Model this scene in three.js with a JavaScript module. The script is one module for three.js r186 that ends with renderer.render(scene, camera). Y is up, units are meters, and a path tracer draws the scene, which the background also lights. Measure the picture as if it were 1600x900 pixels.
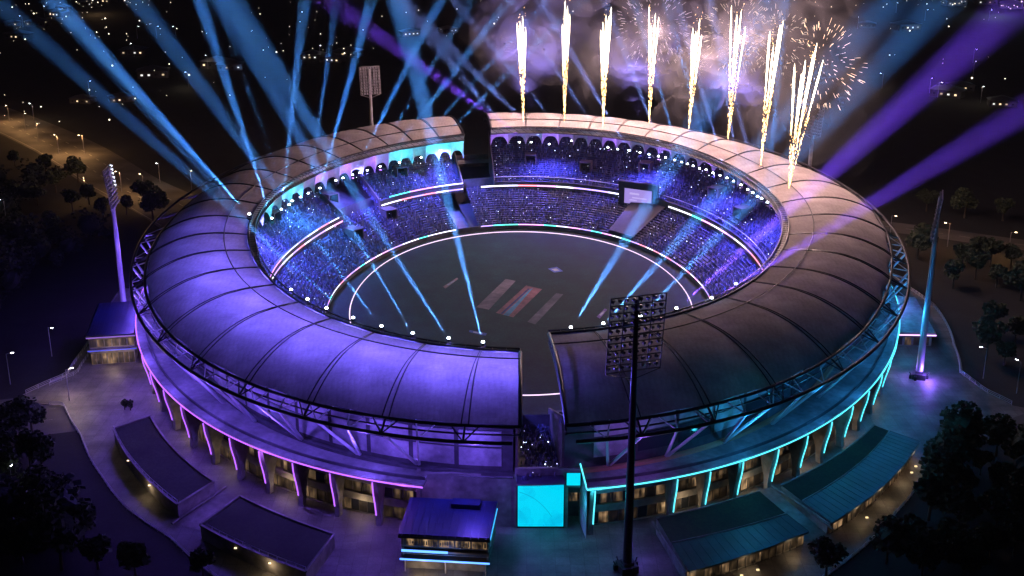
import * as THREE from 'three';
import { mergeGeometries } from 'three/addons/utils/BufferGeometryUtils.js';

// ---------- camera, sky, moon, exposure, air ----------
const scene = new THREE.Scene();
const camera = new THREE.PerspectiveCamera(25.99, 16 / 9, 1, 9000);
camera.position.set(0, 140, 392);
camera.lookAt(0, 140 - Math.tan(19.5 * Math.PI / 180) * 392, 0);
const renderer = new THREE.WebGLRenderer();
renderer.toneMapping = THREE.LinearToneMapping;
renderer.toneMappingExposure = 1;
renderer.shadowMap.enabled = true;
{
  const W = 64, H = 32, d = new Float32Array(W * H * 4);
  for (let y = 0; y < H; y++) for (let x = 0; x < W; x++) {
    const up = Math.max(0, (y + 0.5) / H * 2 - 1), k = 1 - 0.6 * up, i = (y * W + x) * 4;
    d[i] = 0.0034 * k; d[i + 1] = 0.0044 * k; d[i + 2] = 0.011 * k; d[i + 3] = 1;
  }
  const t = new THREE.DataTexture(d, W, H, THREE.RGBAFormat, THREE.FloatType);
  t.mapping = THREE.EquirectangularReflectionMapping; t.magFilter = THREE.LinearFilter; t.needsUpdate = true;
  scene.background = t; scene.environment = t;
}
const moon = new THREE.DirectionalLight(new THREE.Color(0.75, 0.85, 1), 0.008);
moon.position.set(-300, 500, 200); moon.castShadow = true; moon.shadow.radius = 4;
Object.assign(moon.shadow.camera, { left: -300, right: 300, top: 300, bottom: -300, near: 10, far: 1500 });
scene.add(moon);
scene.fog = new THREE.FogExp2(new THREE.Color(0.86, 0.9, 1), 0.00003);

// ---------- helpers ----------
let seed = 20240611;
const rnd = () => { seed = (seed + 0x6d2b79f5) | 0; let t = Math.imul(seed ^ (seed >>> 15), 1 | seed); t = (t + Math.imul(t ^ (t >>> 7), 61 | t)) ^ t; return ((t ^ (t >>> 14)) >>> 0) / 4294967296; };
const rr = (a, b) => a + (b - a) * rnd();
const V = (x, y, z) => new THREE.Vector3(x, y, z);
const D2R = Math.PI / 180;
const used = {};
function numbered(n) { const k = used[n] = (used[n] ?? -1) + 1; return k ? n + '_' + String(k).padStart(3, '0') : n; }
function tag(o, label, category, group, kind) {
  o.userData = {};
  if (label) o.userData.label = label;
  if (category) o.userData.category = category;
  if (group) o.userData.group = group;
  if (kind) o.userData.kind = kind;
  return o;
}
function thing(name, label, category, pos = [0, 0, 0], turn = 0, group) {
  const o = new THREE.Group(); o.name = numbered(name); o.position.set(...pos); o.rotation.y = turn;
  tag(o, label, category, group); scene.add(o); return o;
}
function copyOf(src, name, label, pos, turn = 0, group) {
  const o = src.clone(); o.name = numbered(name); o.position.set(...pos); o.rotation.y = turn;
  o.userData = { ...src.userData, label }; if (group) o.userData.group = group;
  scene.add(o); return o;
}
// texture coordinates in metres by the face's main direction
function prep(g) {
  if (g.index) g = g.toNonIndexed();
  for (const k of Object.keys(g.attributes)) if (k !== 'position' && k !== 'normal') g.deleteAttribute(k);
  if (!g.attributes.normal) g.computeVertexNormals();
  const p = g.attributes.position, n = p.count, uv = new Float32Array(n * 2), a = V(), b = V(), c = V(), e = V();
  for (let i = 0; i < n; i += 3) {
    a.fromBufferAttribute(p, i); b.fromBufferAttribute(p, i + 1); c.fromBufferAttribute(p, i + 2);
    e.subVectors(b, a).cross(c.clone().sub(a)); const ax = Math.abs(e.x), ay = Math.abs(e.y), az = Math.abs(e.z);
    for (let k = 0; k < 3; k++) {
      const v = [a, b, c][k];
      uv[(i + k) * 2] = ay >= ax && ay >= az ? v.x : ax > az ? v.z : v.x;
      uv[(i + k) * 2 + 1] = ay >= ax && ay >= az ? v.z : v.y;
    }
  }
  g.setAttribute('uv', new THREE.BufferAttribute(uv, 2));
  return g;
}
function mesh(name, geos, mat, parent) {
  const list = (Array.isArray(geos) ? geos : [geos]).map(prep);
  const m = new THREE.Mesh(list.length > 1 ? mergeGeometries(list) : list[0], mat);
  m.name = parent ? name : numbered(name); m.castShadow = m.receiveShadow = true;
  (parent ?? scene).add(m); return m;
}
function stuff(m) { m.userData.kind = 'stuff'; return m; }
function struct(name, geos, mat) { const m = mesh(name, geos, mat); m.userData.kind = 'structure'; return m; }
function box(w, h, d, x = 0, y = 0, z = 0, ry = 0) { const g = new THREE.BoxGeometry(w, h, d); if (ry) g.rotateY(ry); g.translate(x, y, z); return g; }
const Y = V(0, 1, 0), qt = new THREE.Quaternion();
function bar(a, b, r0, r1 = r0, seg = 6) {
  const d = b.clone().sub(a), g = new THREE.CylinderGeometry(r1, r0, d.length(), seg, 1);
  g.applyQuaternion(qt.setFromUnitVectors(Y, d.normalize())); g.translate((a.x + b.x) / 2, (a.y + b.y) / 2, (a.z + b.z) / 2); return g;
}
function tube(pts, r, seg = 5) {
  return new THREE.TubeGeometry(new THREE.CatmullRomCurve3(pts), pts.length * 2, r, seg);
}
// strip of quads between rows of points; rows[i][j]
function grid(rows) {
  const n = rows.length, m = rows[0].length, p = new Float32Array(n * m * 3), ix = [];
  rows.forEach((r, i) => r.forEach((v, j) => p.set([v.x, v.y, v.z], (i * m + j) * 3)));
  for (let i = 0; i + 1 < n; i++) for (let j = 0; j + 1 < m; j++) { const a = i * m + j; ix.push(a, a + m, a + 1, a + 1, a + m, a + m + 1); }
  const g = new THREE.BufferGeometry(); g.setAttribute('position', new THREE.BufferAttribute(p, 3)); g.setIndex(ix); g.computeVertexNormals(); return g;
}
function flat(g) { g = g.index ? g.toNonIndexed() : g; g.deleteAttribute('normal'); g.computeVertexNormals(); return g; }
function prism(pts, y0, y1) { // pts [x, z] outline
  const s = new THREE.Shape(pts.map(([x, z]) => new THREE.Vector2(x, -z)));
  const g = new THREE.ExtrudeGeometry(s, { depth: y1 - y0, bevelEnabled: false }); g.rotateX(-Math.PI / 2); g.translate(0, y0, 0); return g;
}
function sheet(pts, y) { const g = new THREE.ShapeGeometry(new THREE.Shape(pts.map(([x, z]) => new THREE.Vector2(x, -z)))); g.rotateX(-Math.PI / 2); g.translate(0, y, 0); return g; }

// plan of the bowl: radius at each angle about its centre (0 degrees right, 90 towards the front gate)
const CX = 2.5, CZ = 8.5;
const PLAN = {
  innerL: [97.57, 1.00, 2.77, -17.33, -3.60, -3.13, -3.86, 0.81, -0.86], innerR: [96.61, 0.80, -1.05, -15.24, -3.25, -0.97, 1.54, 2.38, 0.17], outer: [130.44, 0.38, 0.09, -20.97, -0.71, 1.64, -0.52, 2.22, -0.66], ring: [137.10, 0.84, -3.94, -22.57, -1.56, -0.41, 0.31, 2.49, 0.35], led: [132.18, -0.56, -0.96, -17.77, -0.63, 0.10, 0.17, 1.87, 0.12],
  upled: [92.36, 0.33, 0.09, -15.09, -1.01, -0.30, -0.03, 1.81, -0.24], lowled: [73.00, 0.16, 6.38, -13.38, -0.62, 0.05, -1.13, 1.68, 0.14], rope: [64.59, 0.49, -0.06, -10.33, 0.16, -0.03, 0.25, 0.92, -0.02],
};
function R(n, deg) {
  deg = ((deg % 360) + 360) % 360;
  if (n === 'inner') n = deg > 88.5 && deg < 261.5 ? 'innerL' : 'innerR';
  const q = PLAN[n], t = deg * D2R; let r = q[0];
  for (let k = 1; k <= 4; k++) r += q[2 * k - 1] * Math.cos(k * t) + q[2 * k] * Math.sin(k * t);
  return r;
}
const polar = (r, deg, y) => V(CX + r * Math.cos(deg * D2R), y, CZ + r * Math.sin(deg * D2R));
const on = (n, deg, y, dr = 0) => polar(R(n, deg) + dr, deg, y);
// sweep a profile (list of [radius(deg), height]) round the bowl
function sweep(profile, d0, d1, step = 1.5, shade = true) {
  const n = Math.max(1, Math.ceil(Math.abs(d1 - d0) / step)), out = [];
  for (let k = 0; k + 1 < profile.length; k++) {
    const rows = [];
    for (let i = 0; i <= n; i++) { const d = d0 + (d1 - d0) * i / n; rows.push([profile[k], profile[k + 1]].map(([r, h]) => polar(r(d), d, typeof h === 'function' ? h(d) : h))); }
    out.push(prep(shade ? grid(rows) : flat(grid(rows))));
  }
  return out.length > 1 ? mergeGeometries(out) : out[0];
}
function arcPts(n, d0, d1, y, dr = 0, step = 2) { const k = Math.max(2, Math.ceil(Math.abs(d1 - d0) / step)), o = []; for (let i = 0; i <= k; i++) o.push(on(n, d0 + (d1 - d0) * i / k, y, dr)); return o; }

// ---------- textures ----------
const hash = (x, y, s) => { let h = Math.imul(x, 374761393) ^ Math.imul(y, 668265263) ^ Math.imul(s, 974634777); h = Math.imul(h ^ (h >>> 13), 1274126177); return ((h ^ (h >>> 16)) >>> 0) / 4294967296; };
function vnoise(x, y, per, s) {
  const xi = Math.floor(x), yi = Math.floor(y), f = x - xi, g = y - yi, u = f * f * (3 - 2 * f), v = g * g * (3 - 2 * g), w = (a) => ((a % per) + per) % per;
  const a = hash(w(xi), w(yi), s), b = hash(w(xi + 1), w(yi), s), c = hash(w(xi), w(yi + 1), s), d = hash(w(xi + 1), w(yi + 1), s);
  return a + (b - a) * u + (c - a) * v + (a - b - c + d) * u * v;
}
function fbm(x, y, per, s, oct = 5) { let t = 0, a = 0.5, k = 1; for (let i = 0; i < oct; i++) { t += a * vnoise(x * k, y * k, per * k, s + i); a *= 0.5; k *= 2; } return t / (1 - Math.pow(0.5, oct)); }
function tex(n, metres, f, srgb = true) {
  const d = new Uint8Array(n * n * 4);
  for (let y = 0; y < n; y++) for (let x = 0; x < n; x++) { const c = f(x / n, y / n); d.set([c[0] * 255, c[1] * 255, c[2] * 255, 255].map((v) => Math.max(0, Math.min(255, v))), (y * n + x) * 4); }
  const t = new THREE.DataTexture(d, n, n, THREE.RGBAFormat); t.wrapS = t.wrapT = THREE.RepeatWrapping; t.magFilter = THREE.LinearFilter;
  if (srgb) t.colorSpace = THREE.SRGBColorSpace; t.repeat.set(1 / metres, 1 / metres); t.needsUpdate = true; return t;
}
const grey = (v) => [v, v, v];
const stainTex = tex(512, 37, (x, y) => { const a = fbm(x * 5, y * 5, 5, 3), b = fbm(x * 40, y * 40, 40, 9, 3); return grey(0.62 + 0.42 * (a - 0.5) * 1.6 + 0.22 * (b - 0.5) + 0.1); });
const paveTex = tex(1024, 24, (x, y) => {
  const a = fbm(x * 4, y * 4, 4, 31), b = fbm(x * 90, y * 90, 90, 12, 2), jx = Math.abs(((x * 8) % 1) - 0.5) > 0.488, jy = Math.abs(((y * 8) % 1) - 0.5) > 0.488;
  const slab = hash(Math.floor(x * 8), Math.floor(y * 8), 5); return grey((0.66 + 0.5 * (a - 0.5) + 0.14 * (b - 0.5) + 0.1 * (slab - 0.5)) * (jx || jy ? 0.72 : 1));
});
const roadTex = tex(512, 19, (x, y) => { const a = fbm(x * 3, y * 3, 3, 41), b = hash(x * 512 | 0, y * 512 | 0, 2); return grey(0.68 + 0.5 * (a - 0.5) + 0.16 * (b - 0.5)); });
const grassTex = tex(512, 31, (x, y) => { const a = fbm(x * 6, y * 6, 6, 61), b = fbm(x * 70, y * 70, 70, 7, 3), v = 0.6 + 0.5 * (a - 0.5) + 0.5 * (b - 0.5); return [v * 0.98, v, v * 0.9]; });
const clothTex = tex(512, 16, (x, y) => { const a = fbm(x * 4, y * 4, 4, 71), b = fbm(x * 30, y * 30, 30, 8, 3), s = fbm(x * 26, y * 2, 2, 77, 3); return grey(0.8 + 0.22 * (a - 0.5) + 0.1 * (b - 0.5) + 0.2 * (s - 0.5)); });
const bumpTex = tex(256, 7, (x, y) => grey(fbm(x * 12, y * 12, 12, 91)), false);

// ---------- materials ----------
const rgb = (r, g, b) => new THREE.Color().setRGB(r, g, b);
const std = (r, g, b, o = {}) => new THREE.MeshStandardMaterial({ color: rgb(r, g, b), roughness: 0.8, ...o });
const glow = (r, g, b, k) => new THREE.MeshStandardMaterial({ color: rgb(0.02, 0.02, 0.02), emissive: rgb(r, g, b), emissiveIntensity: k, roughness: 0.5 });
const M = {
  ground: std(0.013, 0.016, 0.022, { map: grassTex, roughness: 0.95 }),
  plaza: std(0.3, 0.285, 0.27, { map: paveTex, roughness: 0.62, bumpMap: bumpTex, bumpScale: 0.01 }),
  road: std(0.15, 0.14, 0.135, { map: roadTex, roughness: 0.75 }),
  kerb: std(0.42, 0.4, 0.38, { map: stainTex }),
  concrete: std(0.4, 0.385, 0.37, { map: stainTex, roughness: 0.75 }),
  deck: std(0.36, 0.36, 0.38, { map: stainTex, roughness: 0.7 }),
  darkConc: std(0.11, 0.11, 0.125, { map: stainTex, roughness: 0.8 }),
  panel: std(0.62, 0.62, 0.66, { map: stainTex, roughness: 0.55 }),
  seatStep: std(0.06, 0.06, 0.13, { map: stainTex, roughness: 0.8 }),
  turf: std(0.006, 0.034, 0.032, { map: grassTex, roughness: 0.95 }),
  lawn: std(0.028, 0.04, 0.02, { map: grassTex, roughness: 0.95 }),
  cloth: new THREE.MeshPhysicalMaterial({ color: rgb(0.62, 0.555, 0.54), map: clothTex, roughness: 1, transmission: 0.11, thickness: 0 }),
  skirt: new THREE.MeshPhysicalMaterial({ color: rgb(0.75, 0.75, 0.76), map: clothTex, roughness: 1, transmission: 0.35, thickness: 0 }),
  darkSteel: std(0.035, 0.035, 0.042, { roughness: 0.45, metalness: 0.5 }),
  steel: std(0.5, 0.5, 0.54, { roughness: 0.42, metalness: 0.25 }),
  pole: std(0.34, 0.34, 0.38, { roughness: 0.5, metalness: 0.4 }),
  roofBlue: std(0.006, 0.02, 0.12, { roughness: 0.4, metalness: 0.3, map: stainTex }),
  roofTeal: std(0.02, 0.05, 0.06, { roughness: 0.55, map: stainTex }),
  glass: std(0.03, 0.035, 0.045, { roughness: 0.12, metalness: 0.1 }),
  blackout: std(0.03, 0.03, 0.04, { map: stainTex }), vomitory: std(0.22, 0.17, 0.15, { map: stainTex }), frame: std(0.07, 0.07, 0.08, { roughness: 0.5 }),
  bark: std(0.05, 0.04, 0.03), leaf: std(0.035, 0.05, 0.022, { roughness: 0.9 }), leafDark: std(0.012, 0.02, 0.016, { roughness: 0.95 }),
  purple: glow(0.44, 0.12, 1, 1.8), cyan: glow(0.1, 0.8, 1, 1.7), white: glow(1, 0.95, 1, 3.2),
  screenCyan: glow(0, 0.72, 1, 1.05), screenPale: glow(0.5, 0.36, 1, 0.75), blueStrip: glow(0.1, 0.3, 1, 2.6),
  lens: glow(0.8, 0.92, 1, 20), lampWarm: glow(1, 0.72, 0.42, 22), lampWhite: glow(0.9, 0.95, 1, 22),
};
const roomTex = tex(256, 9, (x, y) => { const a = fbm(x * 9, y * 3, 9, 131, 3), b = vnoise(x * 26, y * 4, 26, 141), c = vnoise(x * 8, y * 12, 8, 151); const v = Math.max(0.08, 0.25 + 1.1 * (a - 0.3) + 0.5 * (b - 0.5) + 0.35 * (c - 0.5)); return [v, v * 0.94, v * 0.86]; });
const warmPanes = [0.04, 0.14, 0.27, 0.4, 0.6].map((k) => { const m = glow(1, 0.7, 0.42, k); m.emissiveMap = roomTex; return m; });

// lights: at lamps and lit windows, unseen washes, added smoke floods
function point(pos, c, k, soft = 8) { const l = new THREE.PointLight(c, k); l.position.copy(pos); l.shadow.radius = soft; l.castShadow = true; scene.add(l); return l; }
function spot(pos, to, c, k, deg, soft = 10, pen = 1) { const l = new THREE.SpotLight(c, k, 0, deg * D2R, pen); l.position.copy(pos); l.target.position.copy(to); l.shadow.radius = soft; l.castShadow = true; scene.add(l, l.target); return l; }
const CY = rgb(0.04, 0.75, 1), PU = rgb(0.36, 0.13, 1), VI = rgb(0.2, 0.11, 1), WARM = rgb(1, 0.7, 0.4), MAG = rgb(0.5, 0.13, 1);

// ---------- ground, plaza, roads, field ----------
struct('ground', (() => { const g = new THREE.PlaneGeometry(7000, 7000, 1, 1); g.rotateX(-Math.PI / 2); g.translate(0, -0.12, -1500); return g; })(), M.ground);
const EDGE = [[-12, 132], [-5, 131], [3, 134], [17, 135], [26, 138], [30, 146], [33, 158], [38, 152], [44, 148], [52, 153.5], [59, 161], [65, 169], [75, 182], [90, 194], [105, 184], [112, 174], [117, 167], [123, 162.6], [129, 156.6], [138, 149], [146, 146], [150, 158], [154, 142], [160, 137], [165, 134], [175, 132], [185, 134]];
function edgeR(d) { if (d > 200) d -= 360; let i = 0; while (i < EDGE.length - 2 && EDGE[i + 1][0] < d) i++; const [a, b] = [EDGE[i], EDGE[i + 1]], t = Math.max(0, Math.min(1, (d - a[0]) / (b[0] - a[0]))); return a[1] + (b[1] - a[1]) * t; }
struct('plaza', sweep([[(d) => 90, 0], [(d) => edgeR(d), 0]], -12, 185, 1.2), M.plaza);
struct('plaza', sweep([[(d) => 80, 0], [(d) => R('outer', d) + 8, 0]], 185, 348, 2), M.plaza).userData.kind = 'structure';
const ringPts = []; for (let d = 0; d < 360; d += 3) { const v = on('lowled', d, 0, 1.2); ringPts.push([v.x, v.z]); }
struct('field', sheet(ringPts, 0.03), M.turf);
function roadStrip(name, line, w, y = -0.1) {
  const c = new THREE.CatmullRomCurve3(line.map(([x, z]) => V(x, y, z))), rows = [];
  for (let i = 0; i <= 40; i++) { const p = c.getPoint(i / 40), t = c.getTangent(i / 40), n = V(-t.z, 0, t.x).normalize(); rows.push([p.clone().addScaledVector(n, -w / 2), p.clone().addScaledVector(n, w / 2)]); }
  return struct(name, grid(rows), M.road);
}
function dashes(line, w, off, len, gap) { // painted lane marks
  const c = new THREE.CatmullRomCurve3(line.map(([x, z]) => V(x, -0.09, z))), L = c.getLength(), out = [];
  for (let s = 0; s < L - len; s += len + gap) {
    const row = [0, 1].map((k) => { const u = (s + k * len) / L, p = c.getPointAt(u), t = c.getTangentAt(u), n = V(-t.z, 0, t.x).normalize(); return [p.clone().addScaledVector(n, off - w / 2), p.clone().addScaledVector(n, off + w / 2)]; });
    out.push(grid(row));
  }
  return struct('road_marking', out, std(0.3, 0.3, 0.27));
}
const roadA = [[-330, -335], [-262, -262], [-215, -205], [-168, -138], [-140, -104], [-120, -75]];
roadStrip('road', roadA, 30); dashes(roadA, 0.4, -4, 4, 7); dashes(roadA, 0.4, 4, 4, 7); dashes(roadA, 0.35, 13.4, 40, 0.5);
const roadB = [[118, -92], [138, -80], [160, -69], [190, -52], [240, -30]];
roadStrip('road', roadB, 14); dashes(roadB, 0.3, 0, 4, 6);
const roadC = [[-112, 92], [-128, 97], [-150, 104], [-185, 118]];
roadStrip('road', roadC, 26, -0.09); dashes(roadC, 0.3, 3, 3, 5); dashes(roadC, 0.3, -4, 3, 5);
const roadD = [[112, 96], [126, 101], [145, 112], [180, 135]];
roadStrip('road', roadD, 26, -0.09); dashes(roadD, 0.3, 4, 3, 4); dashes(roadD, 0.3, -4, 3, 4);

// ---------- the stadium ----------
const stadium = thing('stadium', 'huge oval stadium with fabric roof ring, open in the middle, lit purple and cyan', 'stadium', [0, 0, 0]);
const part = (n, g, m, p = stadium) => mesh(n, g, m, p);
const BAYS_R = [-95.5, -88.5, -82, -76, -70, -63.5, -56.5, -48.5, -38.5, -27, -14.5, -2.2, 9.5, 21.7, 32, 42, 50.5, 59, 67.8, 75, 81.2, 86.8];
const BAYS_L = [90.3, 94.5, 100.8, 107.6, 114.7, 122.1, 130.3, 139.1, 148.5, 158.5, 169.5, 181, 192.5, 204, 214.5, 224, 232, 239.5, 246, 252.5, 258.2];
const roofH = (v) => 29 + 3 * v + 3.2 * Math.sin(Math.PI * Math.pow(v, 0.85));   // v: 0 outer edge, 1 inner edge
const roofR = (d, v) => R('outer', d) * (1 - v) + R('inner', d) * v;
function innerAt(d, half) { const n = half === 'L' ? 'innerL' : 'innerR', q = PLAN[n]; let r = q[0], t = d * D2R; for (let k = 1; k <= 4; k++) r += q[2 * k - 1] * Math.cos(k * t) + q[2 * k] * Math.sin(k * t); return r; }
for (const [half, bays] of [['R', BAYS_R], ['L', BAYS_L]]) {
  const rr_ = (d, v) => R('outer', d) * (1 - v) + innerAt(d, half) * v;
  for (let b = 0; b + 1 < bays.length; b++) {
    const d0 = bays[b], d1 = bays[b + 1], rows = [];
    for (let i = 0; i <= 10; i++) {
      const u = i / 10, d = d0 + (d1 - d0) * u, row = [];
      for (let j = 0; j <= 20; j++) {
        const v = j / 20, sag = Math.sin(Math.PI * u), edge = Math.sin(Math.PI * v);
        const cable = 0.28 * Math.exp(-Math.pow((v - 0.76) / 0.035, 2)) * sag;     // the ring cable presses into the cloth
        row.push(polar(rr_(d, v) - (v < 0.02 ? 0.9 * sag : v > 0.98 ? -0.5 * sag : 0), d, roofH(v) + 0.42 * Math.pow(sag, 0.7) * (0.25 + 0.75 * edge) - cable + 0.05 * Math.sin(b * 7 + i * 3.1 + j * 1.7)));
      }
      rows.push(row);
    }
    part('roof_panel', grid(rows), M.cloth);
  }
  bays.forEach((d, b) => {
    const end = b === 0 || b === bays.length - 1, l1 = [], l2 = [];
    const off = 0.75 / R('outer', d) / D2R;
    for (let j = 0; j <= 14; j++) { const v = j / 14, w = end ? 0 : off * (1 - 0.75 * v); l1.push(polar(rr_(d - w, v), d - w, roofH(v) + 0.12)); l2.push(polar(rr_(d + w, v), d + w, roofH(v) + 0.12)); }
    part('roof_rib', end ? [tube(l1, 0.45, 6), tube(l1.map((p) => p.clone().add(V(0, -2.2, 0))), 0.3, 5)] : [tube(l1, 0.14, 4), tube(l2, 0.14, 4)], M.darkSteel);
    if (end) { // the end truss that closes the roof beside the gap
      const web = []; for (let j = 0; j < 14; j++) web.push(bar(l1[j], l1[j + 1].clone().add(V(0, -2.2, 0)), 0.12, 0.12, 4)); part('end_truss', web, M.darkSteel);
    }
    // struts from the ring beam to the roof edge
    const e = on('outer', d, 28.9), g = on('ring', d, 27);
    if (!end) part('edge_strut', [bar(e, g, 0.25), bar(on('outer', d + 1.1, 28.9), g, 0.16), bar(on('outer', d - 1.1, 28.9), g, 0.16)], M.darkSteel);
  });
  const a = bays[0], z = bays[bays.length - 1], lst = (v, dy) => { const o = [], n = Math.ceil((z - a) / 2); for (let i = 0; i <= n; i++) { const d = a + (z - a) * i / n; o.push(polar(rr_(d, v), d, roofH(v) + dy)); } return o; };
  const n = Math.ceil((z - a) / 1.5), edgeIn = (dr, y) => { const o = []; for (let i = 0; i <= n; i++) { const d = a + (z - a) * i / n; o.push(polar(innerAt(d, half) + dr, d, y)); } return o; };
  part('ring_cable', tube(lst(0.76, 0.5), 0.17, 4), M.darkSteel);
  part('roof_edge_beam', tube(lst(0, -0.1), 0.42, 6), M.darkSteel);
  part('roof_edge_beam', tube(lst(0, -1.9).map((p) => p), 0.22, 5), M.darkSteel);
  part('inner_edge_tube', [tube(edgeIn(0, 32.3), 0.3, 5), tube(edgeIn(-1.9, 32.2), 0.22, 5), tube(edgeIn(-1.9, 30.2), 0.22, 5)], M.darkSteel);
  part('catwalk', grid(edgeIn(0, 30.3).map((p, i) => [p, edgeIn(-1.9, 30.3)[i]])), M.frame);
  const IN0 = edgeIn(0, 32.3), IN1 = edgeIn(-1.9, 32.2), IN2 = edgeIn(-1.9, 30.2), lat = [];
  for (let i = 0; i + 1 <= n; i++) { lat.push(bar(IN1[i], IN2[i + 1] ?? IN2[i], 0.09, 0.09, 4), bar(IN1[i], IN0[i], 0.1, 0.1, 4)); }
  part('catwalk_lattice', lat, M.darkSteel);
  part('catwalk_back', grid(edgeIn(-0.2, 30.3).map((p, i) => [p, edgeIn(-0.2, 31.9)[i]])), M.panel);
  // hanging fabric arches under the inner edge
  for (let b = 0; b + 1 < bays.length; b++) {
    const m = (bays[b] + bays[b + 1]) / 2; if (m > 22 && m < 158) continue;
    const arches = half === 'L' ? 2 : 2;
    for (let s = 0; s < arches; s++) {
      const d0 = bays[b] + (bays[b + 1] - bays[b]) * s / arches, d1 = bays[b] + (bays[b + 1] - bays[b]) * (s + 1) / arches, rows = [];
      for (let i = 0; i <= 12; i++) {
        const u = i / 12, d = d0 + (d1 - d0) * u, arch = Math.pow(Math.abs(2 * u - 1), 3.6), low = (half === 'L' ? 25.4 : 28) - (half === 'L' ? 3.4 : 3.4) * arch, row = [];
        for (let j = 0; j <= 5; j++) { const v = j / 5; row.push(polar(innerAt(d, half) + 0.3 + 2.2 * v * (1 - 0.3 * arch), d, 32 + (low - 32) * v - 0.8 * Math.sin(Math.PI * v) * arch)); }
        rows.push(row);
      }
      part('canopy_arch', grid(rows), M.skirt);
    }
  }
}
// ring beam outside the roof edge, with V struts down to the terrace
for (const [a, z] of [[-93, 86.2], [90.9, 256.5]]) {
  part('ring_beam', tube(arcPts('ring', a, z, 27, 0, 3), 0.42, 7), M.darkSteel);
}
{
  const vs = []; for (const d of [124.2, 118.2, 111.5, 105, 99.3, 82.5, 76.9, 70.5, 63.8, 55, 46.5, 37, 26.5, 15, 131.5, 140, 149, 159, 170]) vs.push(d);
  for (const d of vs) {
    const foot = on('led', d, 12.4, -8.5), w = 2.3 * 150 / R('ring', d) * 0.62;
    part('strut', bar(foot, on('ring', d + w, 27), 0.42, 0.3, 6), M.steel); part('strut', bar(foot, on('ring', d - w, 27), 0.42, 0.3, 6), M.steel);
    const k = []; for (const s of [-1, 1]) k.push(bar(on('ring', d + w * s, 27), on('outer', d + w * s * 0.3, 28.8, -6), 0.16, 0.16, 5), bar(on('ring', d + w * s, 27), on('outer', d + w * s * 1.9, 28.9), 0.13, 0.13, 4));
    part('brace', k, M.steel);
  }
}
// terrace, back wall of the stands, facade
const FACADE = [[-14, 84.9], [98.2, 192]];
for (const [a, z] of FACADE) {
  part('terrace', sweep([[(d) => R('led', d) - 0.05, 11.6], [(d) => R('led', d) - 0.05, 12.35], [(d) => R('led', d) - 0.6, 12.45], [(d) => R('led', d) - 14, 12.45]], a, z), M.deck);
  part('terrace_soffit', sweep([[(d) => R('led', d) - 0.05, 11.6], [(d) => R('led', d) - 7, 11.3]], a, z), M.deck);
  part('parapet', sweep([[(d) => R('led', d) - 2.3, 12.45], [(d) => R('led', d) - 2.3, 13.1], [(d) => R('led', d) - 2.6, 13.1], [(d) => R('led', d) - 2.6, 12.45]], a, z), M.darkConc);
}
part('terrace', sweep([[(d) => R('led', d) - 7, 12.3], [(d) => R('led', d) - 14, 12.3]], 192, 346, 3), M.deck);
part('terrace', sweep([[(d) => R('led', d) - 5.5, 12.42], [(d) => R('led', d) - 14, 12.42]], 90.9, 98.2, 1), M.deck);
part('light_strip', tube(arcPts('led', 98.2, 186, 12.0, 0.1, 2.4), 0.2, 4), M.purple);
part('light_strip', tube(arcPts('led', -3, 84.9, 12.0, 0.1, 2.4), 0.2, 4), M.cyan);
part('light_strip', tube(arcPts('led', -12, -3, 12.0, 0.1, 2.4), 0.2, 4), M.purple);
for (let d = 100; d < 186; d += 14) point(on('led', d, 11.6, 1.2), MAG, 46, 20);
for (let d = 14; d < 84.5; d += 14) point(on('led', d, 11.6, 1.2), CY, 55, 20);
// columns (fins) with a light strip down the front edge
const COLS_L = [102.4, 106.4, 110.3, 114.3, 118.4, 122.8, 127.6, 132.6, 138, 143.5, 149.5, 156], COLS_R = [84.4, 77.2, 74, 70.5, 66.2, 62, 57.8, 53.2, 48.6, 43.5, 38, 32.5, 26.5];
function fin(d, mat, side) {
  // in the radial plane: x = radius, y = height
  const pr = [[-1.6, 0], [-1.9, 2.2], [-1.35, 5.5], [-0.45, 9], [-0.1, 11.55], [-6.4, 11.55], [-5.6, 8], [-3.6, 3.5], [-3.2, 0]];
  const s = new THREE.Shape(pr.map(([x, y]) => new THREE.Vector2(x, y)));
  const g = new THREE.ExtrudeGeometry(s, { depth: 1.1, bevelEnabled: false }); g.translate(R('led', d), 0, -0.55); g.rotateY(-d * D2R); g.translate(CX, 0, CZ);
  const c = part('facade_column', g, M.concrete);
  const pts = [[-0.05, 11.5], [-0.3, 9], [-1.2, 5.5], [-1.72, 2.6]].map(([x, y]) => { const t = on('led', d, y, x + 0.12), w = (side * 0.45) / R('led', d) / D2R; return polar(R('led', d) + x + 0.12, d + w, y); });
  mesh('light_strip', tube(pts, 0.15, 4), mat, c);
}
COLS_L.forEach((d) => fin(d, M.purple, 1)); COLS_R.forEach((d) => fin(d, M.cyan, -1));
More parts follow.
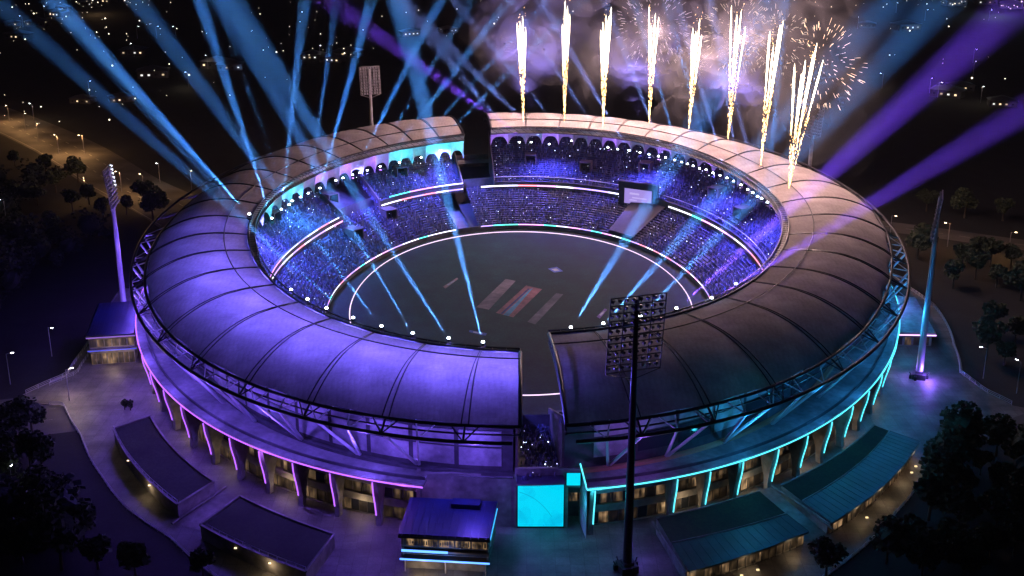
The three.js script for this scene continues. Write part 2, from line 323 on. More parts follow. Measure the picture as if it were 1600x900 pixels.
// facade wall behind the columns: spandrels, two glazed bands with panes
const dGaps = [...COLS_L].sort((a, b) => a - b), dGapsR = [...COLS_R].sort((a, b) => a - b);
for (const [list, a, z] of [[dGaps, 98.6, 160], [dGapsR, 22, 84.4]]) {
  const fr = (d) => R('led', d) - 5.4;
  part('facade_wall', sweep([[fr, 0], [fr, 0.35]], a, z), M.concrete);
  part('facade_wall', sweep([[fr, 3.5], [(d) => fr(d) + 0.5, 3.5], [(d) => fr(d) + 0.5, 5.2], [fr, 5.2]], a, z, 1.5, false), M.concrete);
  part('facade_wall', sweep([[fr, 7.9], [(d) => fr(d) + 0.4, 7.9], [(d) => fr(d) + 0.6, 11.4]], a, z, 1.5, false), M.panel);
  const edges = [a, ...list.filter((d) => d > a + 0.5 && d < z - 0.5), z];
  for (let i = 0; i + 1 < edges.length; i++) {
    const m = (edges[i] + edges[i + 1]) / 2;
    for (const [lo, hi, w, chance] of [[0.35, 3.5, 2.3, 0.9], [5.2, 7.9, 2.6, 0.75]]) {
      const L = (edges[i + 1] - edges[i]) * D2R * R('led', m), n = Math.max(2, Math.round(L / w)), fg = [];
      const holder = new THREE.Group(); holder.name = 'window'; stadium.add(holder);
      for (let k = 0; k < n; k++) {
        const e0 = edges[i] + (edges[i + 1] - edges[i]) * k / n, e1 = edges[i] + (edges[i + 1] - edges[i]) * (k + 1) / n, pad = 0.08 / R('led', m) / D2R;
        const q = [[e0 + pad, lo + 0.06], [e1 - pad, hi - 0.06]];
        const lit = rnd() < chance;
        mesh('pane', grid([[polar(fr(q[0][0]) - 0.15, q[0][0], q[0][1]), polar(fr(q[1][0]) - 0.15, q[1][0], q[0][1])], [polar(fr(q[0][0]) - 0.15, q[0][0], q[1][1]), polar(fr(q[1][0]) - 0.15, q[1][0], q[1][1])]]), lit ? warmPanes[Math.floor(rnd() * (lo < 1 ? 4.6 : 3.6))] : M.glass, holder);
        fg.push(bar(polar(fr(e0) - 0.05, e0, lo), polar(fr(e0) - 0.05, e0, hi), 0.09, 0.09, 4));
      }
      for (const q of fg) mesh('frame', q, M.frame, holder);
    }
    if (i % 2) point(on('led', m, 3.2, -3.2), WARM, 24, 30);
  }
}
// near wall to the left of the gate, the gate block, the lit wing wall on the right
{
  const W = (x0, x1, y0, y1, z, t = 0.8) => box(x1 - x0, y1 - y0, t, (x0 + x1) / 2, (y0 + y1) / 2, z - t / 2);
  part('gate_wall', [W(-20.5, 0.6, 0, 12.9, 152.6), W(11.9, 14.6, 9.8, 14.2, 152.9), W(0.6, 12, 11.7, 14.2, 152.7)], M.concrete);
  part('gate_wall', [box(0.8, 12.9, 12, -20.2, 6.45, 147)], M.concrete);
  part('gate_pier', [W(11.4, 12.1, 0, 11.7, 153.0, 1.2), W(0.4, 1.0, 0, 13, 153.05, 1.0)], M.concrete);
  part('gate_recess', [W(12, 15, 0, 4.2, 148), W(12, 15, 6.9, 9.8, 150)], M.darkConc);
  const gw = part('window', W(12.3, 14.3, 4.3, 6.8, 149, 0.2), warmPanes[3]); for (const x of [12.95, 13.65]) mesh('frame', box(0.08, 2.5, 0.1, x, 5.55, 149.06), M.frame, gw);
  mesh('frame', box(2, 0.08, 0.1, 13.3, 5.8, 149.06), M.frame, gw);
  const a = on('led', 84.9, 0), b = V(14.7, 0, 149.5);
  part('wing_wall', grid([[V(a.x, 0, a.z), V(b.x, 0, b.z)], [V(a.x, 12, a.z), V(b.x, 14.2, b.z)]]), M.panel);
  part('light_strip', tube([V(a.x, 12.05, a.z), V((a.x + b.x) / 2, 13.1, (a.z + b.z) / 2 + 0.1), V(b.x, 14.2, b.z + 0.1)], 0.17, 6), M.cyan);
  point(V((a.x + b.x) / 2 - 1.4, 8, (a.z + b.z) / 2 + 3), CY, 26, 20);
  // the cyan point above is unseen, placed to light the wing wall
}
for (const [half, a, z] of [['R', -93, 86.5], ['L', 90.9, 257]]) {
  const br = (d) => R('outer', d) - 11.2;
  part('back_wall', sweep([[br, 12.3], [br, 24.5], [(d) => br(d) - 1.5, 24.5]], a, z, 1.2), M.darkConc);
  // panels on the back wall
  for (let d = a + 1; d < z - 3; d += 4.1) {
    if (d > 165 || d < 18) continue;
    const pw = 3.7, rows = [[], []];
    const low = half === 'L' ? 14.2 : 15.4, top = half === 'L' ? 18.4 : 19.8;
    const g = sweep([[(e) => br(e) + 0.02, low], [(e) => br(e) + 0.25, low], [(e) => br(e) + 0.25, top], [(e) => br(e) + 0.02, top]], d, d + pw, 1.3, false);
    part('wall_panel', g, half === 'L' ? M.panel : (rnd() < 0.3 ? M.panel : M.glass));
    const g2 = sweep([[(e) => br(e) + 0.02, top + 0.5], [(e) => br(e) + 0.3, top + 0.5], [(e) => br(e) + 0.3, top + 4], [(e) => br(e) + 0.02, top + 4]], d, d + pw, 1.3, false);
    part('wall_panel', g2, half === 'L' ? M.panel : (rnd() < 0.5 ? M.panel : M.darkConc));
  }
  part('bench_band', sweep([[(d) => br(d) + 0.3, 13.2], [(d) => br(d) + 1.4, 13.2], [(d) => br(d) + 1.4, 12.4]], a, z, 1.2, false), half === 'L' ? M.darkConc : std(0.4, 0.2, 0.12));
}
// stands
const lowIn = (d) => R('lowled', d) + 0.4, lowOut = (d) => R('upled', d) + 4, upIn = (d) => R('upled', d) + 0.2, upOut = (d) => R('outer', d) - 11.6;
const NL = 18, NU = 24, lowRow = (i) => [(d) => lowIn(d) + (lowOut(d) - lowIn(d)) * i / NL, 1.7 + 7.4 * Math.pow(i / NL, 1.1)], upRow = (i) => [(d) => upIn(d) + 1 + (upOut(d) - upIn(d) - 1) * i / NU, 10.6 + 13.6 * Math.pow(i / NU, 1.15)];
function steps(row, n) { const p = []; for (let i = 0; i < n; i++) { p.push([row(i)[0], row(i)[1]], [row(i + 1)[0], row(i)[1]]); } p.push([row(n)[0], row(n)[1]]); return p; }
const T_TRENCH = [252.6, 258.9], T_SCREEN = [296.4, 305.5], T_LEFTGAP = [223.6, 235.1], T_GATE = [86.8, 90.3];
const inR = (d, [a, b]) => { d = ((d % 360) + 360) % 360; return d > Math.min(a, b) && d < Math.max(a, b); };
const lowSpans = [[T_TRENCH[1], 360 + T_TRENCH[0]]];
for (const [a, z] of lowSpans) part('lower_tier', sweep(steps(lowRow, NL), a, z, 2, false), M.seatStep);
for (const [a, z] of [[-95, 86.6], [90.6, T_LEFTGAP[0] - 1], [T_LEFTGAP[1] + 1, 258]]) {
  part('upper_tier', sweep(steps(upRow, NU), a, z, 2, false), M.seatStep);
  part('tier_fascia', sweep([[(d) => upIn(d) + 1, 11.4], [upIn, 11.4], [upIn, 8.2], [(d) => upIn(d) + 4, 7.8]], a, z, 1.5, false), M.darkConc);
  for (const e of [a, z]) { // closing wall at each end of a tier
    const s = new THREE.Shape([new THREE.Vector2(upIn(e), 8), new THREE.Vector2(upIn(e), 12.2), new THREE.Vector2(upOut(e), 25.6), new THREE.Vector2(upOut(e), 8)]);
    const g = new THREE.ExtrudeGeometry(s, { depth: 0.5, bevelEnabled: false }); g.translate(0, 0, -0.25); g.rotateY(-e * D2R); g.translate(CX, 0, CZ); part('tier_end_wall', g, M.vomitory);
  }
}
part('field_wall', sweep([[(d) => R('lowled', d) + 0.2, 0], [(d) => R('lowled', d) + 0.2, 1.9], [(d) => R('lowled', d) + 0.6, 1.9]], 0, 360, 2), M.darkConc);
part('concourse_wall', sweep([[(d) => lowOut(d) + 0.3, 8.6], [(d) => lowOut(d) + 0.3, 12.4]], 0, 360, 3), M.darkConc);
part('gate_terrace', sweep([[(d) => lowOut(d) + 0.3, 9.0], [(d) => R('led', d) - 0.6, 13.2]], 86.6, 90.6, 1), M.seatStep);
part('gate_fascia', sweep([[(d) => lowIn(d) + 4.5, 2.6], [(d) => lowIn(d) + 4.5, 4.6], [(d) => lowIn(d) + 6, 4.6]], 86.4, 90.8, 1), M.panel);
part('corner_ramp', sweep([[(d) => upIn(d) - 6, 6], [(d) => upOut(d), 14.5]], T_LEFTGAP[0] - 1, T_LEFTGAP[1] + 1, 1), M.darkConc);
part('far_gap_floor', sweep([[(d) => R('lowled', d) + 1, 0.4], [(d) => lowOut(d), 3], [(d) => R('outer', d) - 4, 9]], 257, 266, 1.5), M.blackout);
part('far_gap_wall', sweep([[(d) => R('outer', d) - 6, 3], [(d) => R('outer', d) - 6, 14]], 257.2, 265.2, 1.5), M.vomitory);
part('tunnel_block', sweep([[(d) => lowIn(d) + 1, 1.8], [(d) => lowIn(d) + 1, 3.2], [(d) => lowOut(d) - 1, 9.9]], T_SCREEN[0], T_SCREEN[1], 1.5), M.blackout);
// vomitories on the tiers: small pale boxes with a dark panel standing for shade in the mouth
for (const [d, i, tier] of [[272.4, 11, 'u'], [283.5, 9, 'u'], [295.9, 13, 'u'], [316.2, 11, 'u'], [328.4, 8, 'u'], [224.1, 8, 'u'], [245.8, 10, 'u'], [221.1, 10, 'l'], [236.7, 12, 'l'], [201.5, 13, 'u']]) {
  const row = tier === 'u' ? upRow(i) : lowRow(i), r = row[0](d), y = row[1];
  const g = [box(4.8, 0.3, 5.4, 0, 3.1, 0), box(0.4, 3.6, 5.4, -2.2, 1.3, 0), box(0.4, 3.6, 5.4, 2.2, 1.3, 0)];
  for (const q of g) { q.rotateY(-d * D2R + Math.PI / 2); const p = polar(r, d, y); q.translate(p.x, p.y, p.z); }
  const vb = part('vomitory', g, M.vomitory);
  const mq = box(4.1, 2.9, 0.2, 0, 1.5, 1.4); mq.rotateY(-d * D2R + Math.PI / 2); const p = polar(r, d, y); mq.translate(p.x, p.y, p.z); mesh('dark_mouth_panel', mq, M.darkSteel, vb);
}
// light boards on the tier fronts and round the field, in coloured lengths
const BOARD = [[0.9, 0.85, 1], [1, 0.35, 0.95], [0.1, 0.9, 0.75], [0.45, 0.3, 1], [1, 0.25, 0.35], [0.75, 0.7, 1]].map(([r, g, b]) => glow(r, g, b, 3));
function boards(name, n, a, z, y, dr, h, step) {
  for (let d = a, k = 0; d < z - 0.01; d += step, k++) {
    const e = Math.min(z, d + step), pick = BOARD[[0, 1, 0, 3, 5, 2, 0, 5, 1, 3, 4][Math.floor(rnd() * 11)]];
    part(name, sweep([[(q) => R(n, q) + dr, y - h / 2], [(q) => R(n, q) + dr, y + h / 2]], d, e - 0.03, 1), pick);
  }
}
boards('light_board', 'upled', T_SCREEN[1] - 360 + 1, 66, 9.8, 0, 0.55, 4);
boards('light_board', 'upled', 262, T_SCREEN[0] - 1.5, 9.8, 0, 0.55, 4);
boards('light_board', 'upled', T_LEFTGAP[1] + 1.5, 258, 9.6, -0.05, 0.5, 3);
boards('light_board', 'upled', T_LEFTGAP[1] + 4, 258, 12, -0.05, 0.4, 6);
boards('light_board', 'upled', 150, T_LEFTGAP[0] - 1.5, 9.6, -0.05, 0.5, 4);
boards('light_board', 'upled', 150, T_LEFTGAP[0] - 3, 11.6, -0.05, 0.4, 6);
boards('light_board', 'lowled', T_TRENCH[1] + 0.6, 360 + T_TRENCH[0] - 0.6, 1.75, 0.1, 0.36, 3.5);
tag(mesh('boundary_strip', tube((() => { const o = []; for (let d = 0; d <= 360; d += 5) o.push(on('rope', d, 0.22)); return o; })(), 0.17, 4), glow(1, 0.72, 1, 1.5)), 'thin white light strip laid as an oval on the dark playing field', 'light strip');
part('handrail', tube(arcPts('upled', -95, 50, 13.2, 1.2, 2), 0.14, 4), std(0.5, 0.5, 0.6));

// ---------- field marks ----------
function quadSheet(name, c, mat, y) { const m = mesh(name, sheet(c, y), mat); m.userData.kind = 'structure'; return m; }
const stripMat = (r, g, b) => std(r, g, b, { map: stainTex, roughness: 0.9 });
quadSheet('pitch_strip', [[-11.5, 15.2], [-2.2, -12.6], [1.3, -10.6], [-7.4, 17.5]], stripMat(0.24, 0.16, 0.17), 0.036);
quadSheet('pitch_strip', [[-5.1, 20.4], [4.8, -5.9], [10.1, -2.1], [0.4, 24.4]], stripMat(0.34, 0.12, 0.13), 0.036);
quadSheet('pitch_marking', [[-2.8, 22.2], [5.8, -1.4], [7.1, -3.3], [-1.0, 23.3]], stripMat(0.1, 0.32, 0.5), 0.041);
quadSheet('pitch_marking', [[-3.7, 21.0], [5.4, -2.7], [6.0, -2.7], [-3.0, 21.6]], stripMat(0.03, 0.04, 0.2), 0.041);
quadSheet('pitch_strip', [[4.8, 28.4], [14.7, 1.7], [17.0, 3.0], [7.2, 30.6]], stripMat(0.16, 0.13, 0.16), 0.036);
for (const [c, k, w] of [[[[-23.3, -4.6], [-18.9, -13.9], [-18.4, -12.6], [-22.3, -2.7]], stripMat(0.5, 0.25, 0.22), 1], [[[12.6, -23.6], [15.8, -25.7], [17.9, -20.8], [14.7, -19.4]], stripMat(0.12, 0.16, 0.5), 1], [[[26.7, 23.9], [29.8, 16.4], [30.5, 17.5], [27.6, 25.6]], stripMat(0.25, 0.12, 0.4), 1], [[[-13.0, 35.5], [-7.6, 38.1], [-8.0, 40.2], [-13.1, 37.1]], stripMat(0.06, 0.1, 0.35), 1]]) {
  quadSheet('field_logo', c, k, 0.04);
  const m = c.reduce((a, p) => [a[0] + p[0] / 4, a[1] + p[1] / 4], [0, 0]); quadSheet('field_logo', c.map((p) => [m[0] + (p[0] - m[0]) * 0.55, m[1] + (p[1] - m[1]) * 0.5]), stripMat(0.55, 0.5, 0.55), 0.045);
}

// ---------- crowd ----------
{
  const body = prep(new THREE.CylinderGeometry(0.14, 0.24, 0.62, 5, 1)); body.translate(0, 0.62, 0);
  const head = prep(new THREE.IcosahedronGeometry(0.14, 0)); head.translate(0, 1.08, 0); const lap = prep(box(0.4, 0.3, 0.5, 0, 0.3, 0.12));
  const g = mergeGeometries([body, head, lap]), at = [], lights = [];
  const rows = [];
  for (let i = 0; i < NL; i++) rows.push([lowRow(i), 'l', (lowOut(0) - lowIn(0)) / NL, i]);
  for (let i = 0; i < NU; i++) rows.push([upRow(i), 'u', 1, i]);
  for (const [[rf, y], tier, , i] of rows) for (let d = 0; d < 360;) {
    const r = rf(d) + 0.55, st = 0.62 / r / D2R; d += st;
    if (tier === 'l' && (inR(d, T_TRENCH) || inR(d, T_SCREEN))) continue;
    if (tier === 'u' && (inR(d, T_LEFTGAP) || inR(d, [257, 265.5]) || inR(d, T_GATE))) continue;
    if (d > 45 && d < 135 && tier === 'u' && i < NU - 5) continue;        // hidden under the near roof
    const aisle = Math.abs((d % 6.2) - 3.1) < 0.6 / r / D2R; if (aisle || fbm(d * 0.25, i * 0.3 + (tier === 'u' ? 40 : 0), 360, 4, 2) < 0.22 || rnd() < 0.08) continue;
    at.push([r + rr(-0.1, 0.1), d, y]); if (rnd() < 0.035) lights.push([r - 0.3, d, y + rr(0.9, 1.4)]);
  }
  for (let k = 0; k < 260; k++) { const d = rr(86.9, 90.2), t = Math.floor(rnd() * 22) / 22, r = lowOut(d) + 1 + t * (R('led', d) - lowOut(d) - 3); at.push([r, d, 9.1 + 4 * t]); if (rnd() < 0.05) lights.push([r, d, 10.3 + 4 * t]); }
  const cm = new THREE.InstancedMesh(g, std(1, 1, 1, { roughness: 0.9 }), at.length), o = new THREE.Object3D(), col = new THREE.Color();
  const wear = [[0.05, 0.05, 0.09], [0.1, 0.1, 0.2], [0.03, 0.03, 0.04], [0.11, 0.11, 0.15], [0.06, 0.09, 0.18], [0.1, 0.09, 0.09], [0.18, 0.18, 0.22], [0.05, 0.06, 0.1]];
  at.forEach(([r, d, y], i) => { o.position.copy(polar(r, d, y)); o.rotation.set(0, -d * D2R - Math.PI / 2 + rr(-0.4, 0.4), 0); o.scale.setScalar(rr(0.8, 1.02)); o.updateMatrix(); cm.setMatrixAt(i, o.matrix); const w = wear[Math.floor(Math.pow(rnd(), 1.5) * wear.length)]; cm.setColorAt(i, col.setRGB(...w)); });
  cm.name = 'crowd'; cm.castShadow = cm.receiveShadow = true; scene.add(tag(cm, 'dense crowd of spectators filling the tiers of the bowl', 'crowd', null, 'stuff'));
  const lm = new THREE.InstancedMesh(prep(new THREE.TetrahedronGeometry(0.15, 0)), glow(0.72, 0.78, 1, 6), lights.length);
  lights.forEach(([r, d, y], i) => { o.position.copy(polar(r, d, y)); o.rotation.set(0, 0, 0); o.scale.setScalar(0.5 + 1.1 * Math.pow(rnd(), 3)); o.updateMatrix(); lm.setMatrixAt(i, o.matrix); });
  lm.name = 'phone_lights'; scene.add(tag(lm, 'tiny phone lights sparkling all over the crowd', 'phone lights', null, 'stuff'));
}

// ---------- unseen washes: stands, field, canopy, roof cloth, terrace ----------
for (let i = 0; i < 16; i++) {
  const d = i * 360 / 16 + 6; if (inR(d, [84, 93])) continue;
  const far = d > 160 || d < 20, cyanSide = d > 196 && d < 212;
  spot(on('inner', d, 28, -2.5), on('upled', d, 9, 1), cyanSide ? rgb(0.05, 0.26, 1) : rgb(0.11, 0.1, 1), far ? 19000 : 10000, 66, 20);  // unseen spot on the inner rim, placed to light the stands
}
for (let i = 0; i < 3; i++) { const d = i * 120 + 20; spot(on('inner', d, 31, -2.5), V(CX, 0, CZ), rgb(0.05, 0.36, 0.62), 8000, 34, 20); }  // unseen rim spots that light the field teal
for (const [d, c, k] of [[172, CY, 279], [190, CY, 352], [205, CY, 334], [217, PU, 270], [227, PU, 270], [236, PU, 216], [243.5, CY, 390], [252, CY, 501], [257, CY, 241], [267, PU, 216], [277, PU, 207], [289, PU, 198], [301, PU, 198], [315, PU, 198], [331, PU, 198], [350, PU, 198], [10, PU, 198]]) point(on('inner', d, 26.6, -2.2), c, k, 20);  // unseen lights placed to colour the canopy arches
for (let b = 0; b + 1 < BAYS_L.length; b++) { // unseen purple floods placed below the cloth to light the near left roof
  const d = (BAYS_L[b] + BAYS_L[b + 1]) / 2; if (d > 175) continue;
  const k = d > 150 ? 0.35 : d > 140 ? 0.7 : 1;
  spot(polar(roofR(d, 0.62), d, roofH(0.62) - 11), polar(roofR(d, 0.62), d, roofH(0.62)), rgb(0.15, 0.11, 1), 19000 * k, 80, 60, 0.8);
}
for (let d = 94; d < 190; d += 9.5) point(on('led', d, 18.5, 3), rgb(0.2, 0.1, 1), 620, 30);  // unseen violet lights outside the facade, for the left terrace
for (let d = 80; d > -10; d -= 10) point(on('led', d, 18.5, 3), d > 77 ? PU : rgb(0.03, 0.36, 1), d > 77 ? 190 : 300, 30);  // unseen blue and purple lights for the right terrace
point(on('outer', 70.5, 25, -5), CY, 55, 20);  // unseen, lights the roof underside cyan

// ---------- moving-head beam lights ----------
function beamLight(label, group, x, y, z, az, el, c, k, deg) {
  const t = V(Math.cos(el * D2R) * Math.cos(az * D2R), Math.sin(el * D2R), Math.cos(el * D2R) * Math.sin(az * D2R));
  let o;
  if (!beamLight.first) {
    o = beamLight.first = thing('beam_light', label, 'beam light', [x, y, z], 0, group);
    mesh('base', [box(1, 0.3, 0.8, 0, -0.95, 0), bar(V(0, -1.9, 0), V(0, -1, 0), 0.12)], M.darkSteel, o);
    mesh('yoke', [box(0.12, 1, 0.3, -0.5, -0.35, 0), box(0.12, 1, 0.3, 0.5, -0.35, 0)], M.darkSteel, o);
    mesh('lamp_head', new THREE.CylinderGeometry(0.42, 0.34, 0.7, 10), M.darkSteel, o);
    const l = new THREE.SphereGeometry(0.4, 7, 4, 0, Math.PI * 2, 0, Math.PI * 0.62); l.translate(0, 0.36, 0); mesh('lens_lamp', l, M.lens, o);
  } else { o = copyOf(beamLight.first, 'beam_light', label, [x, y, z], 0, group); }
  o.position.set(x, y, z);
  const p = V(x, y, z).addScaledVector(t, 1.2);
  if (k > 0) {
    spot(p, p.clone().addScaledVector(t, 60), c, k, deg, 6);
  }
  if (k > 0 && beamLight.n++ % 3 === 0) point(V(x, y + 1.2, z).add(V(CX - x, 0, CZ - z).setLength(0.7)), rgb(0.3, 0.5, 1), 20, 12);
}
beamLight.n = 0;
const BL = rgb(0.1, 0.38, 1), BW = rgb(0.28, 0.38, 1), BP = rgb(0.24, 0.08, 1);
const I0 = 1.65e8;
const farLeft = [
  [[-72.8, 43.4, 59.1, 169.7, 53.0], BL, 1, 2.4], [[-75.7, 29.0, 13.9, -162.1, 73.8], BL, 1, 2.2], [[-75.2, 27.9, -0.2, 0.0, 80.5], BL, 0.9, 2.0], [[-73.6, 27.5, -11.8, 41.8, 61.4], BL, 0, 1.6], [[-70.3, 26.6, -24.9, -62.6, 70.9], BL, 0.6, 1.5],
  [[-67.5, 26.2, -33.2, -27.3, 71.3], BL, 1, 2.1], [[-63.2, 26.4, -43.1, 19.3, 67.2], BL, 0, 1.6], [[-58.3, 26.2, -52.1, -6.9, 62.0], BL, 0.95, 2.0], [[-53.7, 26.0, -59.6, 30.1, 54.4], BL, 0.55, 1.4], [[-49.5, 26.1, -65.1, 0.0, 51.8], BL, 0.85, 1.8], [[-42.9, 25.8, -72.3, -15.5, 45.4], BL, 0.6, 1.4], [[-35.1, 26.1, -79.3, 9.7, 44.9], BL, 0.7, 1.5],
  [[-74.1, 27.1, -8.5, -126.9, 51.4], BL, 0.45, 2.6],
];
const ord = ['first', 'second', 'third', 'fourth', 'fifth', 'sixth', 'seventh', 'eighth', 'ninth', 'tenth', 'eleventh', 'twelfth', 'thirteenth', 'fourteenth', 'fifteenth', 'sixteenth', 'seventeenth', 'eighteenth', 'nineteenth', 'twentieth', 'twenty-first', 'twenty-second', 'twenty-third', 'twenty-fourth', 'twenty-fifth'];
farLeft.forEach(([b, c, k, deg], i) => beamLight('blue beam light under the far left canopy, ' + ord[i] + ' along its row from the left', 'beam lights under the far left canopy', ...b, c, k * I0, deg));
[[-73.3, 24.8, -26.4, 0.0, 86.8], [-61.9, 24.9, -52.5, 0.0, 88.6], [-56.8, 24.7, -60.9, 0.0, 88.1]].forEach((b, i) => beamLight(['small white lamp', 'round white lamp', 'dim white lamp'][i] + ' without a beam under the canopy by the purple cloth', 'beam lights under the far left canopy', ...b, BL, 0, 2));
const farRight = [
  [[2.9, 26.3, -104.9, 109.0, 30.8], BW, 0.6, 1.3], [[15.1, 25.6, -104.5, 115.2, 31.1], BW, 0.7, 1.3], [[24.0, 27.3, -102.8, 130.5, 42.3], BW, 0.7, 1.4], [[38.3, 26.2, -96.2, 127.2, 45.0], BW, 0.7, 1.3],
  [[46.3, 26.2, -90.7, 127.6, 47.0], BW, 0.9, 1.5], [[53.4, 26.3, -83.8, 130.5, 50.5], BW, 0, 1.4], [[59.0, 26.7, -76.8, 123.3, 51.7], BW, 0.8, 1.5], [[64.2, 26.8, -69.2, 125.0, 57.9], BL, 0.7, 1.5], [[69.5, 26.9, -58.9, 114.9, 46.1], BW, 0, 1.2], [[73.1, 27.5, -49.9, 124.3, 57.2], BL, 0.8, 1.5],
  [[76.4, 28.4, -39.0, 123.8, 55.3], BW, 0.8, 1.5], [[79.3, 29.0, -27.0, 120.4, 60.8], BW, 0.7, 1.4], [[81.2, 29.4, -15.4, 116.3, 47.8], BW, 0, 1.2], [[82.3, 30.1, -5.6, 114.7, 44.0], BW, 0.6, 1.2], [[82.6, 31.0, 2.3, 100.2, 67.5], BL, 0.7, 1.7],
];
farRight.forEach(([b, c, k, deg], i) => beamLight('pale beam light on the rim below the fireworks, ' + ord[i] + ' from the left', 'beam lights on the far rim under the fireworks', ...b, c, k * I0, deg));
[[42.0, 25.9, -94.2, 98.3, 66.9], [50.2, 26.3, -87.0, 100.1, 66.9], [56.7, 26.4, -80.2, 101.6, 67.1], [62.0, 26.7, -72.7, 102.9, 67.1], [66.0, 26.8, -66.2, 103.9, 67.3], [67.7, 26.9, -62.8, 104.4, 67.3], [71.3, 27.5, -54.6, 105.4, 67.3], [74.8, 27.9, -44.6, 106.5, 67.4], [77.8, 28.6, -33.7, 107.6, 67.5], [80.4, 29.1, -20.6, 108.8, 67.7], [81.8, 29.6, -9.8, 109.6, 67.8]].forEach((b) => beamLight('round white lamp without a beam on the far rim between beam lights', 'beamless lamps on the far rim', ...b, BW, 0, 2));
for (const d of [272, 290, 308]) spot(on('outer', d, 31, 4), polar(R('outer', d) + 14, d, 70), rgb(0.4, 0.28, 1), 42000, 44, 20);  // added floods without fixtures, aimed up to tint the smoke lavender
const nearL = [
  [[-6.6, 33.2, 128.4, -115.2, 55.4], BL, 1.1, 2.3], [[-14.5, 33.3, 126.3, -133.4, 39.9], BL, 0.9, 2.0], [[-23.0, 33.2, 122.9, -129.0, 38.7], BL, 0.8, 1.9], [[-30.7, 33.2, 118.4, -140.9, 39.4], BL, 0.7, 1.8], [[-38.0, 33.2, 112.9, -155.7, 34.7], BL, 0.55, 1.6], [[-45.4, 33.0, 105.8, 180.0, 51.6], BL, 0.5, 1.4], [[-51.0, 33.0, 99.4, 180.0, 85.1], BL, 0, 1.2], [[-56.4, 32.8, 91.7, 180.0, 55.9], BL, 0, 1.3],
];
nearL.forEach(([b, c, k, deg], i) => beamLight('blue beam light on the purple near roof rim, ' + ord[i] + ' from the gate gap', 'beam lights on the purple near rim', ...b, c, k * I0, deg));
const nearR = [
  [[13.9, 32.5, 117.4, 68.3, 48.0], BL, 0.9, 2.0], [[21.7, 32.7, 115.4, 63.4, 44.9], BL, 0.8, 1.9], [[30.9, 33.1, 111.3, 66.1, 43.2], BL, 0.75, 1.8], [[40.3, 32.8, 105.3, -19.6, 37.6], BP, 0.62, 3.4], [[50.3, 32.3, 96.6, -18.3, 25.7], BP, 0.5, 2.9], [[57.9, 32.9, 87.6, 85.9, 32.1], BL, 0, 1.8],
];
nearR.forEach(([b, c, k, deg], i) => beamLight('beam light on the brown near roof rim, ' + ord[i] + ' from the gate gap', 'beam lights on the brown near rim', ...b, c, k * I0, deg));
beamLight('beam light on the far rim sending a wide violet beam up to the left', 'wide violet beam lights', 7.8, 25.8, -107.1, 154.4, 36.5, BP, 0.5 * I0, 2.8);

// ---------- fireworks ----------
const hot = glow(1, 0.84, 0.6, 10), gold = glow(1, 0.6, 0.24, 6), pale = glow(1, 0.68, 0.46, 3);
const octa = prep(new THREE.TetrahedronGeometry(1.2, 0));
function spark(p, dir, len, w) { const g = octa.clone(); g.scale(w, len, w); g.applyQuaternion(qt.setFromUnitVectors(Y, dir)); g.translate(p.x, p.y, p.z); return g; }
function streak(a, b, r) { // a tapering trail
  const n = 14, prof = []; const L = a.distanceTo(b);
  for (let i = 0; i <= n; i++) { const t = i / n; prof.push(new THREE.Vector2(r * (0.15 + 0.85 * Math.sin(Math.PI * Math.pow(t, 1.5))) * (t > 0.99 ? 0.05 : 1) * (0.85 + 0.3 * rnd()), t * L)); }
  const g = new THREE.LatheGeometry(prof, 6); g.applyQuaternion(qt.setFromUnitVectors(Y, b.clone().sub(a).normalize())); g.translate(a.x, a.y, a.z); return g;
}
function fountain(label, base, top, n, spread) {
  const [bx, by, bz] = base, o = thing('firework_fountain', label, 'firework', [bx, by, bz], 0, 'fountains of sparks along the far roof');
  const T = V(top[0] - bx, top[1] - by, top[2] - bz), L = T.length(), fall = [];
  for (let k = 0; k < n; k++) {
    const s = n > 1 ? (k / (n - 1) - 0.5) * 2 : 0, h = (k === Math.floor(n / 2) ? 0.93 : rr(0.78, 1)), tip = T.clone().multiplyScalar(h).add(V(s * spread, 0, rr(-1, 1) * spread));
    mesh('spark_trail', streak(tip.clone().multiplyScalar(0.48 + rr(-0.05, 0.08)), tip, rr(0.2, 0.42)), hot, o);
    for (let i = 0; i < 70; i++) { const t = Math.pow(rnd(), 0.75) * 0.6, w = 0.1 + 0.5 * t; fall.push(spark(tip.clone().multiplyScalar(t).add(V(rr(-w, w), 0, rr(-w, w))), V(rr(-0.2, 0.2), 1, rr(-0.2, 0.2)).normalize(), rr(0.15, 0.7), rr(0.04, 0.13))); }
  }
  for (let i = 0; i < 60; i++) { const t = rnd(); fall.push(spark(T.clone().multiplyScalar(t).add(V(rr(-1, 1) * (0.3 + 1.6 * t), rr(-1, 1), rr(-1, 1) * (0.3 + 1.6 * t))), V(rr(-0.5, 0.5), 1, rr(-0.5, 0.5)).normalize(), rr(0.1, 0.4), rr(0.04, 0.1))); }
  stuff(mesh('sparks', fall, gold, o));
  point(V(bx, by, bz).addScaledVector(T, 0.75).add(V(0, 0, 2.5)), rgb(1, 0.6, 0.56), 6600, 60);
}
